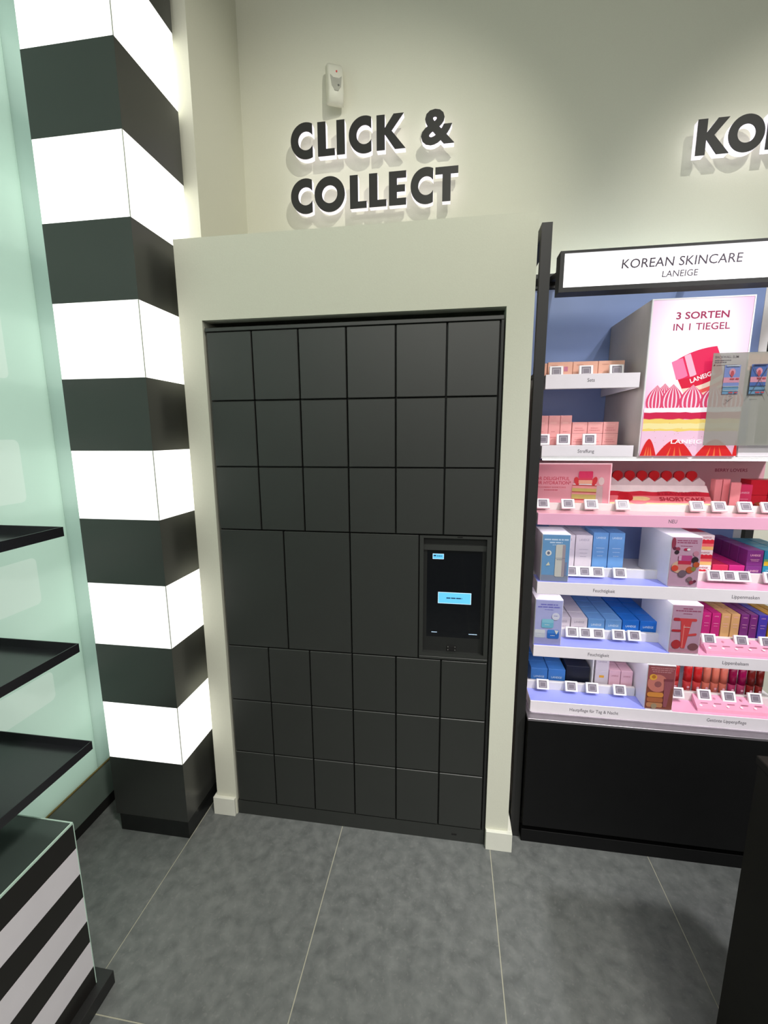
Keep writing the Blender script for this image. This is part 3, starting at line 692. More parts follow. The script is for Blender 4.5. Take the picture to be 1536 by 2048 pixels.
# right half, third shelf: lip masks
gE = 'lip mask cartons on the third shelf'
CWH = mat('carton_white', (240, 226, 228), .4, var=.02); CRD = mat('print_red', (214, 40, 62), .4); CCO = mat('print_coral', (236, 112, 116), .4); CCR = mat('print_cream', (238, 190, 120), .4)
def cakeart(a, x0, x1, z0, z1):
    h_ = z1 - z0; w = x1 - x0; n = 8
    a.rect(x0 + .001, z0 + .001, x1 - .001, z0 + h_ * .24, CCR); a.rect(x0 + .001, z0 + h_ * .24, x1 - .001, z0 + h_ * .44, CCO)
    a.poly([(x0 + .001, z0 + h_ * .44), (x1 - .001, z0 + h_ * .44)] + [(x1 - .001 - (w - .002) * i / n, z0 + h_ * (.70 + (.03 if i % 2 else -.02))) for i in range(n + 1)], CRD)
    a.text('LANEIGE', (x0 + x1) / 2, z0 + h_ * .79, .006, RINK, width=w * .62, bold=.01)
for li, (z0, z1) in enumerate(((Z3, 1.1355), (1.136, 1.192), (1.1925, 1.248))):
    for k in range(3):
        product('lip_mask_box', 1.760, 1.817, .168 + .058 * k, .168 + .058 * k + .0565, z0, z1, CWH if k == 0 else mat('carton_berry', (206, 60, 88), .4), 'strawberry cake striped carton, %s, %s in the stack beside the berry card' % (['bottom layer', 'middle layer', 'top layer'][li], ORD[k] + ' row'), 'carton', gE, cakeart if k == 0 else None)
CPU = mat('carton_purple', (128, 50, 132), .4, var=.03); CMG = mat('carton_magenta', (206, 40, 132), .4, var=.03); CRS = mat('carton_rose_red', (218, 48, 92), .4, var=.03); CTL = mat('carton_teal', (40, 142, 178), .4, var=.04)
rows('lip_mask_box', [(1.821, 1.874, '')], [(Z3, 1.139)], .168, .052, 4, CRS, 'flat rose red lip mask carton', 'on the third shelf', 'carton', gE)
rows('lip_mask_box', [(1.8755, 1.928, '')], [(Z3, 1.139)], .168, .052, 4, CMG, 'flat magenta lip mask carton', 'on the third shelf', 'carton', gE)
rows('lip_mask_box', [(1.930, 1.983, '')], [(Z3, 1.139), (1.1395, 1.197)], .168, .052, 5, CPU, 'purple lip mask carton', 'on the third shelf', 'carton', gE, pr_brand(PINKI, .62, 2))
def tealart(a, x0, x1, z0, z1):
    h_ = z1 - z0; a.rect(x0 + .001, z0 + .002, x1 - .001, z0 + h_ * .3, mat('print_yellow', (228, 190, 50), .4)); a.rect(x0 + .001, z0 + h_ * .3, x1 - .001, z0 + h_ * .45, mat('print_green', (120, 176, 120), .4)); a.text('LANEIGE', (x0 + x1) / 2, z0 + h_ * .7, .006, WINK, width=(x1 - x0) * .6, bold=.01)
rows('lip_mask_box', [(1.985, 2.038, 'left'), (2.040, 2.093, 'right')], [(Z3, 1.139), (1.1395, 1.197)], .168, .052, 4, CTL, 'teal lip mask carton', 'on the third shelf', 'carton', gE, tealart)
# right half, second shelf: slim lip balm boxes
gF = 'slim lip balm cartons on the second shelf'
CBG = mat('carton_beige', (224, 178, 122), .4, var=.03); CVB = mat('carton_violet', (78, 64, 186), .4, var=.03); CYE = mat('carton_yellow', (222, 166, 44), .4, var=.03)
SL = pr_brand(PINKI, .88, 2, .5)
for m_, nm, cols in ((CMG, 'magenta', [(1.812, 1.842, 'left'), (1.844, 1.874, 'right')]), (CBG, 'beige', [(1.876, 1.907, 'left'), (1.909, 1.938, 'right')]), (CPU, 'purple', [(1.9405, 1.969, 'left'), (1.971, 1.997, 'right')]), (CVB, 'violet blue', [(2.0, 2.030, '')]), (CYE, 'yellow', [(2.034, 2.062, 'left'), (2.064, 2.092, 'right')])):
    rows('lip_balm_box', cols, [(Z4, .953)], .170, .048, 5, m_, 'slim upright %s lip balm carton' % nm, 'on the second shelf', 'carton', gF, SL)
# right half, bottom shelf: tinted lip tubes
def tube(x, w, cb, cc, label):
    t = thing('lip_tube', (x, .185, Z5), label, 'lip tube', 'tinted lip tubes on the bottom shelf')
    n = 16; V = []; F = []; prof = [(0, .30), (.004, .42), (.052, .48), (.056, .50)]
    for z, k in prof:
        for i in range(n):
            q = 2 * math.pi * i / n; V.append((x + w * k * math.cos(q), .185 + w * k * .75 * math.sin(q), Z5 + .006 + z))
    for r in range(len(prof) - 1):
        for i in range(n): F.append((r * n + i, r * n + (i + 1) % n, (r + 1) * n + (i + 1) % n, (r + 1) * n + i))
    F += [tuple(reversed(range(n))), tuple(range((len(prof) - 1) * n, len(prof) * n))]
    MB().add(V, F, cb).build('tube_body', t, True)
    MB().cyl((x, .185, Z5 + .0625), w * .47, .075, cc, 16, 2, w * .44).build('tube_cap', t, True)
    MB().cyl((x, .185, Z5), w * .46, .006, cc, 16).build('tube_foot', t)
    a = Art(.185 - w * .39); a.ell(x, Z5 + .040, w * .16, .0045, PINKI, n=12); a.dashes(x - w * .2, x + w * .2, Z5 + .030, .0018, PINKI, 3); a.build('tube_print', t)
def tm(k, rgb): return mat('tube_' + k, rgb, .22, var=.03)
for x, w, nm, c1, c2, ps in ((1.748, .031, 'red', (226, 84, 84), (206, 40, 44), 'left'), (1.793, .031, 'red', (228, 76, 78), (208, 38, 42), 'middle'), (1.8275, .031, 'red', (230, 84, 84), (210, 42, 44), 'right'),
                             (1.859, .028, 'coral', (232, 132, 112), (226, 128, 106), 'left'), (1.889, .028, 'coral', (232, 128, 110), (226, 128, 106), 'middle'), (1.918, .028, 'coral', (232, 132, 112), (226, 124, 106), 'right'),
                             (1.949, .029, 'magenta', (196, 66, 116), (146, 12, 72), 'left'), (1.981, .029, 'magenta', (198, 70, 118), (160, 8, 84), 'right'), (2.012, .028, 'dark red', (150, 40, 40), (120, 28, 26), 'left'), (2.042, .027, 'dark red', (152, 44, 42), (122, 30, 26), 'right')):
    tube(x, w, tm('b_%s_%s' % (nm, ps), c1), tm('c_%s_%s' % (nm, ps), c2), '%s tinted lip tube, %s one of the %s tubes on the bottom shelf' % (nm, ps, nm))

# ------------------------------------------------------------------ tester display boxes with picture cards
gG = 'white display boxes with picture cards on the shelves'
def adbox(x0, x1, z0, z1, depth, label, art, base):
    t = thing('display_box', ((x0 + x1) / 2, .07, z0), label, 'display box', gG)
    bx('box_body', (x0, .0705, z0), (x1, .0705 + depth, z1), mat('display_box_white', (236, 232, 240), .4, var=.012), t, .001)
    c = bx('picture_card', (x0 + .002, .0685, z0 + .002), (x1 - .002, .0705, z1 - .003), base, t)
    a = Art(.0685, step=.00018); art(a, x0 + .002, x1 - .002, z0 + .002, z1 - .003); a.build('card_print', c)
def C(k, rgb, r=.35): return mat('card_' + k, rgb, r, var=.03)
def art_cleanser(a, x0, x1, z0, z1):
    w, h_ = x1 - x0, z1 - z0
    a.rect(x0, z0, x1, z0 + h_ * .13, C('steel', (128, 136, 160)))
    a.dashes(x0 + .06 * w, x1 - .06 * w, z1 - h_ * .115, .0050, C('ice', (190, 210, 236)), 2); a.dashes(x0 + .26 * w, x0 + .72 * w, z1 - h_ * .175, .0046, C('ice', (0, 0, 0)), 6); a.dashes(x0 + .36 * w, x0 + .64 * w, z1 - h_ * .22, .0022, C('ice', (0, 0, 0)), 9)
    a.ell(x0 + .23 * w, z0 + h_ * .61, .0105, .0105, C('cream', (216, 216, 216))); a.ell(x0 + .23 * w, z0 + h_ * .61, .005, .006, C('slate', (104, 110, 132)))
    a.poly([(x0 + .15 * w, z0 + h_ * .335), (x0 + .31 * w, z0 + h_ * .345), (x0 + .25 * w, z0 + h_ * .42)], C('sand', (206, 204, 184)))
    a.rect(x0 + .86 * w, z0 + h_ * .13, x0 + .93 * w, z0 + h_ * .42, C('shade', (120, 130, 166)))
    a.poly(rounded(x0 + .49 * w, z0 + h_ * .10, x0 + .85 * w, z0 + h_ * .80, .006), C('bottle', (196, 194, 190))); a.rect(x0 + .74 * w, z0 + h_ * .11, x0 + .85 * w, z0 + h_ * .79, C('bottle_shade', (158, 146, 156)))
    a.rect(x0 + .49 * w, z0 + h_ * .50, x0 + .85 * w, z0 + h_ * .507, C('slate', (0, 0, 0))); a.dashes(x0 + .54 * w, x0 + .74 * w, z0 + h_ * .47, .002, C('slate', (0, 0, 0)), 4)
adbox(1.202, 1.299, Z3 + .0013, 1.2585, .13, 'white display box with a blue bottle card on the third shelf', art_cleanser, C('blue', (104, 150, 196)))
def art_jars(a, x0, x1, z0, z1):
    w, h_ = x1 - x0, z1 - z0
    a.rect(x0, z0, x1, z0 + h_ * .15, C('lavender', (150, 150, 200)))
    V = C('violet_ink', (112, 110, 190)); a.dashes(x0 + .18 * w, x0 + .82 * w, z1 - h_ * .11, .0046, V, 2); a.dashes(x0 + .08 * w, x0 + .92 * w, z1 - h_ * .165, .0046, V, 5); a.dashes(x0 + .34 * w, x0 + .66 * w, z1 - h_ * .215, .002, V, 7)
    def jar(cx, zb, rw, hh, m, lid):
        a.poly(rounded(cx - rw, zb, cx + rw, zb + hh, .006), m); a.poly(rounded(cx - rw * .97, zb + hh * .62, cx + rw * .97, zb + hh * 1.06, .004), lid); a.dashes(cx - rw * .45, cx + rw * .3, zb + hh * .34, .002, C('cream', (0, 0, 0)), 3)
    jar(x0 + .20 * w, z0 + h_ * .15, .019, .030, C('jar_grey', (186, 190, 206)), C('jar_grey2', (204, 206, 216))); jar(x0 + .70 * w, z0 + h_ * .14, .021, .033, C('jar_blue', (48, 104, 190)), C('jar_blue2', (70, 128, 206))); jar(x0 + .47 * w, z0 + h_ * .38, .021, .033, C('jar_teal', (112, 176, 204)), C('jar_teal2', (134, 190, 212)))
    a.ell(x0 + .76 * w, z0 + h_ * .65, .0135, .0145, C('bubble', (206, 206, 226))); a.dashes(x0 + .69 * w, x0 + .84 * w, z0 + h_ * .655, .002, V, 3)
    a.poly([(x0 + .74 * w, z0 + h_ * .34), (x0 + .9 * w, z0 + h_ * .33), (x0 + .82 * w, z0 + h_ * .24)], C('cream', (0, 0, 0)))
adbox(1.191, 1.289, Z4 + .0013, 1.0125, .13, 'white display box with a lavender jars card on the second shelf', art_jars, C('lilac', (166, 168, 216)))
def art_berry(a, x0, x1, z0, z1):
    w, h_ = x1 - x0, z1 - z0; X = lambda k: x0 + k * w; Zz = lambda k: z0 + k * h_
    pk_ = C('plum_ink', (146, 66, 100)); a.dashes(X(.17), X(.86), Zz(.925), .0036, pk_, 2); a.dashes(X(.17), X(.86), Zz(.885), .0036, pk_, 3); a.dashes(X(.3), X(.7), Zz(.822), .002, pk_, 5)
    a.ell(X(.06), Zz(.88), .007, .020, C('berry', (136, 54, 74))); a.ell(X(.11), Zz(.775), .006, .006, C('plum', (96, 40, 62))); a.ell(X(.22), Zz(.765), .007, .007, C('berry', (0, 0, 0))); a.ell(X(.19), Zz(.70), .0075, .0075, C('blackberry', (52, 40, 48)))
    a.poly(rounded(X(.42), Zz(.735), X(.60), Zz(.785), .004), C('wine', (168, 32, 70))); a.ell(X(.575), Zz(.76), .0055, .004, C('cream', (0, 0, 0))); a.ell(X(.84), Zz(.68), .009, .0095, C('rose', (180, 120, 142)))
    a.ell(X(.33), Zz(.40), .026, .022, C('peach', (196, 160, 140))); a.poly(rounded(X(.26), Zz(.34), X(.70), Zz(.53), .006), C('jar_glass', (196, 130, 130))); a.poly(rounded(X(.26), Zz(.53), X(.72), Zz(.64), .004), C('jar_lid', (170, 70, 124))); a.rect(X(.27), Zz(.535), X(.36), Zz(.635), C('lid_gloss', (190, 150, 178))); a.rect(X(.26), Zz(.46), X(.7), Zz(.53), C('jar_label', (178, 44, 70)))
    for u, v, r1, k in ((.17, .375, .011, 'tomato'), (.82, .555, .011, 'blackberry'), (.88, .46, .010, 'rust'), (.68, .35, .012, 'rust'), (.80, .37, .008, 'leaf'), (.44, .27, .013, 'grey_berry'), (.70, .16, .009, 'grey_berry2'), (.77, .095, .007, 'berry'), (.88, .12, .005, 'plum')):
        a.ell(X(u), Zz(v), r1, r1, C(k, {'tomato': (198, 70, 56), 'rust': (172, 78, 48), 'leaf': (120, 116, 66), 'grey_berry': (106, 86, 100), 'grey_berry2': (120, 96, 104)}.get(k, (0, 0, 0))))
adbox(1.6285, 1.726, Z3 + .0013, 1.262, .24, 'white display box with a berry jar card on the third shelf', art_berry, C('mauve', (180, 142, 166)))
def art_tube(a, x0, x1, z0, z1):
    w, h_ = x1 - x0, z1 - z0; X = lambda k: x0 + k * w; Zz = lambda k: z0 + k * h_
    a.rect(x0, z0, x1, Zz(.09), C('mauve_floor', (176, 128, 146)))
    pk_ = C('plum_ink', (0, 0, 0)); a.dashes(X(.34), X(.66), Zz(.925), .0036, pk_, 2); a.dashes(X(.1), X(.94), Zz(.88), .0036, pk_, 4); a.dashes(X(.36), X(.66), Zz(.825), .002, pk_, 6)
    T = C('lip_tube', (196, 66, 70)); T2 = C('lip_tube_dark', (170, 46, 58))
    a.poly(rounded(X(.05), Zz(.675), X(.84), Zz(.735), .005), T); a.poly(rounded(X(.05), Zz(.675), X(.27), Zz(.74), .005), T2)
    a.poly([(X(.38), Zz(.10)), (X(.52), Zz(.10)), (X(.68), Zz(.70)), (X(.30), Zz(.70))], T); a.rect(X(.41), Zz(.11), X(.44), Zz(.6), C('tube_gloss', (222, 120, 116)))
    a.poly(rounded(X(.02), Zz(.445), X(.34), Zz(.495), .004), T2); a.poly([(X(.54), Zz(.36)), (X(.86), Zz(.385)), (X(.88), Zz(.42)), (X(.84), Zz(.435)), (X(.56), Zz(.405))], T)
    a.ell(X(.22), Zz(.18), .0155, .017, C('raspberry', (166, 50, 56))); a.ell(X(.80), Zz(.145), .0165, .0135, C('nut', (122, 76, 84))); a.dashes(X(.4), X(.62), Zz(.55), .0016, C('cream', (0, 0, 0)), 3)
adbox(1.656, 1.756, Z4 + .0013, 1.0175, .24, 'white display box with a red lip tube card on the second shelf', art_tube, C('mauve', (0, 0, 0)))
def art_donut(a, x0, x1, z0, z1):
    w, h_ = x1 - x0, z1 - z0; X = lambda k: x0 + k * w; Zz = lambda k: z0 + k * h_
    a.rect(x0, z0, x1, Zz(.5), C('brown', (136, 76, 66)))
    for q, v in enumerate((.945, .90, .855)): a.dashes(X(.08 + .04 * q), X(.96 - .06 * q), Zz(v), .0034, C('dusty', (190, 132, 138)), q + 2)
    a.ell(X(.38), Zz(.60), .034, .035, C('donut', (200, 122, 112))); a.ell(X(.40), Zz(.58), .012, .012, C('donut_hole', (150, 90, 92))); a.ell(X(.20), Zz(.74), .013, .012, C('lemon', (226, 168, 70))); a.ell(X(.22), Zz(.75), .007, .007, C('amber', (184, 116, 52)))
    for v, k in ((.33, 'pastry'), (.21, 'pastry2'), (.09, 'pastry3')): a.poly(rounded(X(.03), Zz(v - .05), X(.64), Zz(v + .06), .008), C(k, {'pastry': (214, 140, 70), 'pastry2': (176, 104, 70), 'pastry3': (190, 130, 92)}[k]))
    a.poly([(X(.66), Zz(.06)), (X(.78), Zz(.06)), (X(.92), Zz(.66)), (X(.62), Zz(.66))], C('tube_mauve', (150, 84, 96))); a.rect(X(.60), Zz(.66), X(.94), Zz(.72), C('tube_crimp', (128, 66, 76))); a.ell(X(.32), Zz(.07), .010, .011, C('glass', (160, 140, 116)))
adbox(1.597, 1.692, Z5 + .0013, .783, .24, 'white display box with a donut card on the bottom shelf', art_donut, C('rust_pink', (150, 82, 88)))

# ------------------------------------------------------------------ upper left shelves
gH = 'peach gift set boxes on the top left shelf'
def setart(a, x0, x1, z0, z1):
    a.ell(x0 + .044, z0 + .030, .0045, .006, mat('set_red', (204, 74, 84), .5)); a.rect(x0 + .055, z0 + .024, x0 + .068, z0 + .040, mat('set_mauve', (198, 120, 150), .5)); a.dashes(x0 + .012, x0 + .034, z0 + .044, .0015, mat('set_ink', (186, 118, 104), .5), 3)
for i, (x0, x1) in enumerate(((1.207, 1.291), (1.2925, 1.3755), (1.377, 1.463))):
    product('gift_set_box', x0, x1, .17, .26, 1.8055, 1.862, CPE, 'peach gift set box, %s from the left on the top left shelf' % NTH[i], 'carton', gH, setart)
product('gift_set_box', 1.1815, 1.2055, .175, .26, 1.8055, 1.859, CPE, 'peach gift set box half hidden by the black post', 'carton', gH)
for i, (x0, x1) in enumerate(((1.80, 1.886), (1.888, 1.974), (1.976, 2.062))): product('gift_set_box', x0, x1, .17, .26, 1.8055, 1.872, CPE, 'peach gift set box right of the light box, %s from it' % NTH[i], 'carton', 'peach gift set boxes right of the light box')
gI = 'salmon cartons on the upper left shelf'
def salm(a, x0, x1, z0, z1):
    h_ = z1 - z0; k_ = mat('salmon_ink', (200, 112, 116), .5); a.rect(x0 + .006, z1 - h_ * .28, x1 - .012, z1 - h_ * .22, mat('salmon_light', (238, 178, 174), .5)); a.dashes(x0 + .006, x1 - .01, z0 + h_ * .25, .002, k_, 3); a.dashes(x0 + .01, x1 - .016, z0 + h_ * .45, .0015, k_, 6)
for i, (x0, x1) in enumerate(((1.1815, 1.219), (1.2205, 1.260), (1.2615, 1.3005))): product('serum_box', x0, x1, .168, .21, 1.571, 1.676, CSA, 'tall salmon carton, %s from the black post on the upper left shelf' % NTH[i], 'carton', gI, salm)
for i, (x0, x1) in enumerate(((1.303, 1.3545), (1.356, 1.4075), (1.409, 1.460))):
    for l, (z0, z1) in enumerate(((1.571, 1.6112), (1.6117, 1.652))): product('cream_box', x0, x1, .168, .22, z0, z1, CSA, 'low salmon carton, %s layer of the %s stack on the upper left shelf' % (['lower', 'upper'][l], ['left', 'middle', 'right'][i]), 'carton', gI, salm)

# ------------------------------------------------------------------ new products shelf
cd = thing('advert_card', (1.326, .19, 1.334), 'pink advert card reading FOR DELIGHTFUL 8HR HYDRATION on the pink shelf', 'card')
cp = bx('card_panel', (1.184, .190, 1.3345), (1.4535, .196, 1.502), mat('advert_pink', (236, 164, 178), .18, var=.03, scale=6), cd)
h = MB()
for lo, hi in (((1.184, .186, 1.499), (1.4565, .198, 1.5035)), ((1.4535, .186, 1.3345), (1.4565, .198, 1.499))): h.box(lo, hi, mat('acrylic_edge', (250, 206, 214), .1, emit=.35, var=0.0))
h.build('card_edge', cd)
a = Art(.190); rk_ = mat('advert_red', (206, 70, 92), .5)
a.text('FOR DELIGHTFUL', 1.312, 1.4395, .0125, rk_, width=.129, align='R', bold=.012); a.text('8HR HYDRATION*', 1.318, 1.4235, .0125, rk_, width=.133, align='R', bold=.012); a.text('STRAWBERRY SHORTCAKE', 1.300, 1.410, .0055, rk_, width=.106, align='R'); a.dashes(1.222, 1.272, 1.401, .0026, rk_, 4)
a.poly([(1.409, 1.352), (1.432, 1.352), (1.430, 1.42), (1.407, 1.42)], mat('advert_grey', (206, 178, 182), .4)); a.ell(1.424, 1.437, .010, .015, mat('advert_cream', (226, 204, 204), .4))
for z0, z1, k, rgb in ((1.338, 1.356, 'adv_s1', (206, 186, 112)), (1.356, 1.366, 'adv_s2', (236, 160, 158)), (1.366, 1.371, 'adv_s3', (186, 70, 74)), (1.371, 1.388, 'adv_s1', 0), (1.388, 1.395, 'adv_s2', 0), (1.395, 1.3985, 'adv_s3', 0), (1.3985, 1.411, 'adv_s1', 0), (1.411, 1.420, 'adv_s2', 0), (1.420, 1.424, 'adv_s3', 0)):
    a.poly([(1.322, z0), (1.408, z0 - .002), (1.408, z1 - .002), (1.322, z1)], mat(k, rgb or (0, 0, 0), .4))
a.poly([(1.322, 1.424), (1.408, 1.422), (1.402, 1.428), (1.330, 1.428)], WHITE)
a.ell(1.337, 1.437, .009, .016, mat('adv_berry', (212, 58, 66), .4), .3); a.ell(1.399, 1.437, .009, .017, mat('adv_berry', (0, 0, 0)), -.3)
a.poly(rounded(1.343, 1.427, 1.391, 1.450, .004), mat('adv_jar', (236, 176, 150), .4)); a.rect(1.343, 1.441, 1.391, 1.449, mat('adv_jar_band', (222, 70, 96), .4)); a.poly(rounded(1.342, 1.449, 1.392, 1.474, .004), mat('adv_lid', (222, 58, 104), .3))
a.build('card_print', cp)
# sloping cake display with strawberries on top
ck = thing('cake_display', (1.63, .2, 1.334), 'sloping strawberry shortcake display board with meringue and strawberries on top', 'display')
KX0, KX1 = 1.459, 1.808
ya, za, yb, zb_ = .172, 1.3355, .242, 1.418
m_ = MB(); m_.prism([(ya, za), (.30, za), (.30, zb_), (yb, zb_)], 0, KX0, KX1, mat('cake_side', (214, 150, 160), .4)); m_.build('wedge', ck)
LEN = math.hypot(yb - ya, zb_ - za); dy, dz = (yb - ya) / LEN, (zb_ - za) / LEN
def slope(u, w, d): return (u, ya + w * dy - d * dz, za + w * dz + d * dy)
a = Art(frame=slope)
c_cr = mat('cake_cream', (242, 206, 152), .4); c_pk = mat('cake_pink', (238, 122, 132), .4); c_rd = mat('cake_red', (208, 34, 58), .4); c_wh = mat('cake_white', (244, 228, 232), .4)
def wob(v, amp, n=18, ph=0): return [(KX0 + (KX1 - KX0) * i / n, v + amp * math.sin(i * 1.3 + ph)) for i in range(n + 1)]
a.rect(KX0, 0, KX1, LEN, c_wh); a.poly([(KX0, 0), (KX1, 0)] + wob(LEN * .74, .0022)[::-1], c_rd); a.poly([(KX0, 0), (KX1, 0)] + wob(LEN * .56, .0006)[::-1], c_pk); a.poly([(KX0, 0), (KX1, 0)] + wob(LEN * .28, .0006)[::-1], c_cr)
a.ell(1.568, LEN * .44, .035, .010, c_cr); a.ell(1.560, LEN * .30, .03, .008, c_pk)
a.ell(1.503, LEN * .34, .013, .022, mat('cake_berry', (214, 44, 46), .3), .2); a.ell(1.519, LEN * .52, .026, .020, mat('cake_berry2', (196, 16, 36), .3), -.35)
a.text('STRAWBERRY', 1.706, LEN * .60, .0135, mat('cake_letter', (184, 22, 52), .4), width=.15, bold=.02); a.text('SHORTCAKE', 1.710, LEN * .36, .0165, mat('cake_letter', (0, 0, 0)), width=.152, bold=.02); a.text('LIP SLEEPING MASK', 1.722, LEN * .13, .0075, mat('cake_letter', (0, 0, 0)), width=.12, bold=.006)
a.build('board_print', ck)
m_ = MB(); n = 8; st = (KX1 - .004 - KX0) / n
top = []
for i in range(n): top += [(KX0 + i * st, zb_ + .013), (KX0 + (i + .5) * st, zb_ + .030)]
top.append((KX0 + n * st, zb_ + .013))
m_.prism([(KX0, zb_), (KX0 + n * st, zb_)] + top[::-1], 1, .245, .2515, mat('meringue_card', (222, 204, 210), .5)); m_.build('meringue_crest', ck)
SR = mat('strawberry_red', (202, 16, 30), .3)
for i in range(n):
    cx = KX0 + i * st + st * .98
    if i == n - 1: continue
    q = MB(); q.prism([(cx + .0185 * s1, zb_ + .004 + dz1 * 1.08) for s1, dz1 in ((0, .008), (.6, .018), (.98, .026), (.98, .034), (.78, .041), (.42, .0455), (0, .047), (-.42, .0455), (-.78, .041), (-.98, .034), (-.98, .026), (-.6, .018))], 1, .252, .262, SR); q.build('strawberry', ck)
gJ = 'berry coloured cartons on the pink shelf'
CP2 = mat('carton_soft_pink', (234, 142, 150), .35, var=.03); CP3 = mat('carton_hot_pink', (224, 56, 106), .35, var=.03); CR2 = mat('carton_bright_red', (208, 26, 48), .35, var=.04)
product('lip_balm_box', 1.817, 1.840, .205, .235, ZN + .001, 1.446, CP2, 'slim soft pink carton beside the cake display, left one', 'carton', gJ)
product('lip_balm_box', 1.8425, 1.866, .205, .235, ZN + .001, 1.447, CP2, 'slim soft pink carton beside the cake display, middle one', 'carton', gJ)
o = tag(MB().box((-.014, -.014, 0), (.014, .014, .104), CP2, .0008).build('lip_balm_box'), 'slim soft pink carton turned at an angle behind the second-last tag', 'carton', gJ); o.location = (1.872, .183, ZN + .001); o.rotation_euler = (0, 0, math.radians(-28))
product('lip_mask_box', 1.893, 1.940, .205, .245, ZN + .001, 1.428, CP3, 'hot pink carton on the pink shelf', 'carton', gJ, pr_brand(PINKI, .66, 3))
for i in range(2):
    for l in range(2): product('lip_mask_box', 1.945 + .06 * i, 2.003 + .06 * i, .225, .285, ZN + .001 + .055 * l, ZN + .0555 + .055 * l, CR2, 'bright red carton on the pink shelf, %s layer, %s column' % (['lower', 'upper'][l], ['left', 'right'][i]), 'carton', gJ, (lambda a, x0, x1, z0, z1: (a.ell(x0 + .034, z0 + .018, .018, .012, mat('leafy', (150, 70, 30), .5)), a.ell(x0 + .020, z0 + .013, .010, .009, mat('berrydark', (120, 16, 34), .5)))) if l == 0 else None)

# pink tester holders
def tester(x0, x1, z, label):
    t = thing('tester_holder', ((x0 + x1) / 2, .11, z), label, 'tester holder', 'pink tester holders')
    P = mat('holder_pink', (238, 164, 192), .2, var=.02)
    m_ = MB(); m_.add([(x0, .145, z + .030), (x1, .145, z + .030), (x1 + .012, .082, z + .010), (x0 - .012, .082, z + .010), (x0, .145, z), (x1, .145, z), (x1 + .012, .078, z), (x0 - .012, .078, z)],
                      [(0, 1, 2, 3), (7, 6, 5, 4), (3, 2, 6, 7), (2, 1, 5, 6), (1, 0, 4, 5), (0, 3, 7, 4)], P); m_.build('holder_body', t)
    n = int((x1 - x0) / .038)
    sl = lambda u, w, d: (u, .145 - .063 * w, z + .0305 - .020 * w + d)
    a = Art(frame=sl)
    for i in range(n):
        u = x0 + (x1 - x0) * (i + .5) / n
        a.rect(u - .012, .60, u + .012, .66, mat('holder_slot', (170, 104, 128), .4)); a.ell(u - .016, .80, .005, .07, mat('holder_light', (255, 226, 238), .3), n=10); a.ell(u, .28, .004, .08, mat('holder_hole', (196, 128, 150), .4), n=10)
    a.build('holder_slots', t)
tester(1.795, 2.02, Z5 + .0013, 'pink clear tester holder on the bottom shelf before the lip tubes')
tester(1.800, 2.06, Z4 + .0013, 'pink clear tester holder on the second shelf before the lip balms')

# translucent planogram sheet in front of the light box
sh = thing('info_sheet', (1.80, .05, 1.571), 'grey translucent sheet with two small shelf pictures before the light box', 'sheet')
FIL = mat('sheet_film', (150, 150, 142), .25, var=.03, scale=14, alpha=.66)
SX_0, SX_1, SZ0, SZ1 = 1.675, 1.975, 1.571, 1.856
q = bx('film', (SX_0, .0400, SZ0), (SX_1, .0410, SZ1), FIL, sh)
a = Art(.0400); ik = mat('sheet_ink', (92, 84, 88), .6)
a.text('BACKWALL SLIM', SX_0 + .006, 1.840, .0075, ik, width=.066, align='L', bold=.012); a.dashes(SX_0 + .006, SX_0 + .052, 1.832, .003, ik, 2); a.dashes(SX_0 + .006, SX_0 + .040, 1.826, .003, ik, 4); a.ell(SX_0 + .006, 1.8195, .0022, .0022, mat('sheet_dot', (84, 40, 40), .6), n=10); a.dashes(SX_0 + .012, SX_0 + .07, 1.8185, .0014, ik, 7)
def mini(x0, x1, z0, z1, dark):
    B = mat('mini_blue', (104, 118, 168), .5); B2 = mat('mini_blue_dark', (58, 84, 140), .5); Pk = mat('mini_pink', (178, 122, 140), .5); Rd = mat('mini_red', (156, 62, 70), .5); Te = mat('mini_teal', (86, 122, 150), .5)
    h_ = z1 - z0; a.rect(x0, z0, x1, z1, B2 if dark else B); a.rect(x0, z0 + h_ * .40, x1, z0 + h_ * .58, Pk); a.rect(x0, z0, x1, z0 + h_ * .26, Te)
    a.ell((x0 + x1) / 2, z0 + h_ * .76, .009, .011, Pk); a.ell((x0 + x1) / 2, z0 + h_ * .70, .005, .010, Rd, n=12)
    for k in (.5, .03): a.rect(x0 + .018, z0 + h_ * k, x0 + .03, z0 + h_ * (k + .05), Rd); a.rect(x1 - .011, z0 + h_ * k, x1 - .002, z0 + h_ * (k + .05), Rd)
    for k in (.26, .12): a.rect(x0, z0 + h_ * k, x1, z0 + h_ * (k + .02), mat('mini_navy', (36, 44, 78), .5) if dark else mat('mini_pale', (160, 166, 170), .5))
    a.rect(x0 + .004, z1 - .004, x1 - .003, z1 - .001, mat('mini_navy', (36, 44, 78), .5) if dark else mat('mini_pale', (160, 166, 170), .5))
mini(1.711, 1.756, 1.7305, 1.8185, False); mini(1.785, 1.829, 1.7295, 1.819, True)
def stroke(u0, w0, u1, w1, t, m):
    l = math.hypot(u1 - u0, w1 - w0); nx, nz = -(w1 - w0) / l * t / 2, (u1 - u0) / l * t / 2
    a.poly([(u0 + nx, w0 + nz), (u0 - nx, w0 - nz), (u1 - nx, w1 - nz), (u1 + nx, w1 + nz)], m)
TK = mat('sheet_mark', (72, 70, 70), .6)
stroke(1.722, 1.712, 1.726, 1.708, .0015, TK); stroke(1.726, 1.708, 1.740, 1.720, .0015, TK); stroke(1.782, 1.718, 1.832, 1.815, .0012, TK); stroke(1.787, 1.815, 1.84, 1.72, .0012, TK)
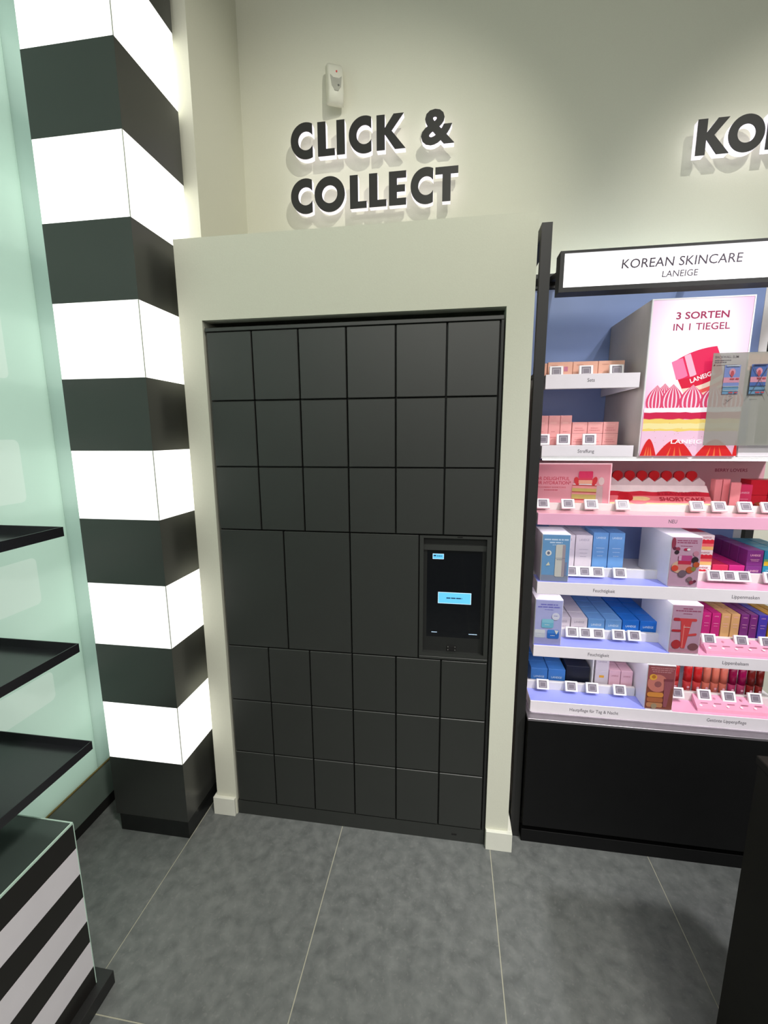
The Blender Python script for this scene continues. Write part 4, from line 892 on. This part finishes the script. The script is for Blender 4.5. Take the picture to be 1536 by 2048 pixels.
a.dashes(1.727, 1.737, 1.7225, .002, ik, 3); a.dashes(1.797, 1.818, 1.7225, .002, ik, 5)
a.build('sheet_print', sh)

# ================================================================== tray stand at the left
ts = thing('tray_stand', (-0.28, -1.05, 0), 'display stand with three black trays over a black and white striped base', 'stand')
GX0, GX1, GY0, GY1 = -0.46, -0.116, -1.75, -0.648
bx('plinth', (GX0 + .03, GY0, 0), (-0.090, -0.612, .045), BLK, ts, .001)
core = bx('base_core', (GX0, GY0, .0455), (GX1 - .004, GY1 - .004, .578), BLKM, ts)
zs_ = [.045, .107, .193, .264, .346, .422, .505, .581]
SWH = mat('stripe_white', (240, 236, 242), .3, var=.02, scale=12); SBK = mat('stripe_black', (34, 32, 30), .3, var=.05, scale=12)
for i in range(7):
    MB().box((GX1 - .004, GY0, zs_[i] + .0006), (GX1, GY1, zs_[i + 1]), SWH if i % 2 else SBK).box((GX0, GY1 - .004, zs_[i] + .0006), (GX1 - .004, GY1, zs_[i + 1]), SWH if i % 2 else SBK).build('stripe', core)
bx('base_top', (GX0, GY0, .581), (GX1 - .006, GY1 - .003, .5855), mat('smoked_glass_top', (66, 76, 72), .15, var=.04, scale=6), ts)
h = MB(); eg = mat('glass_edge', (206, 236, 220), .15, var=.02)
h.box((GX1 - .003, GY0, .581), (GX1 + .0004, GY1 + .0004, .587), eg); h.box((GX0, GY1 - .0025, .581), (GX1 - .003, GY1 + .0004, .587), eg); h.box((GX1 - .0025, GY1 - .0005, .0465), (GX1 + .0004, GY1 + .0018, .581), eg)
h.build('edge_trim', ts)
TRAY = mat('tray_black', (38, 38, 42), .26, var=.05, scale=14, spec=.8)
for zt in (1.381, 1.0605, .767):
    t = MB(); X0, X1, Y0, Y1, hh, th_ = -0.50, -0.110, -1.70, -0.563, .0245, .0022
    t.box((X0, Y0, zt - hh), (X1, Y1, zt - hh + .002), TRAY)
    t.box((X1 - th_, Y0, zt - hh + .002), (X1, Y1, zt), TRAY); t.box((X0, Y0, zt - hh + .002), (X0 + th_, Y1, zt), TRAY); t.box((X0 + th_, Y1 - th_, zt - hh + .002), (X1 - th_, Y1, zt), TRAY); t.box((X0 + th_, Y0, zt - hh + .002), (X1 - th_, Y0 + th_, zt), TRAY)
    t.build('tray', ts)
po = MB()
for yy in (-0.80, -1.55): po.box((-0.53, yy, .0), (-0.50, yy + .03, 1.46), BLK)
po.box((-0.53, -1.55, .0), (-0.44, -0.77, .044), BLK)
po.build('upright', ts)

# ================================================================== dark cabinet at the right edge
dc = thing('floor_cabinet', (1.75, -0.9, 0), 'near-black floor cabinet cut off by the right picture edge', 'cabinet')
DKB = mat('cabinet_brown_black', (22, 18, 14), .6, var=.15, scale=30, spec=.3)
bx('cabinet_body', (1.580, -1.45, .06), (1.95, -0.52, .86), DKB, dc, .002)
bx('cabinet_plinth', (1.585, -1.44, 0), (1.94, -0.53, .06), BLKM, dc)
bx('cabinet_top', (1.578, -1.455, .86), (1.955, -0.515, .88), DKB, dc, .002)
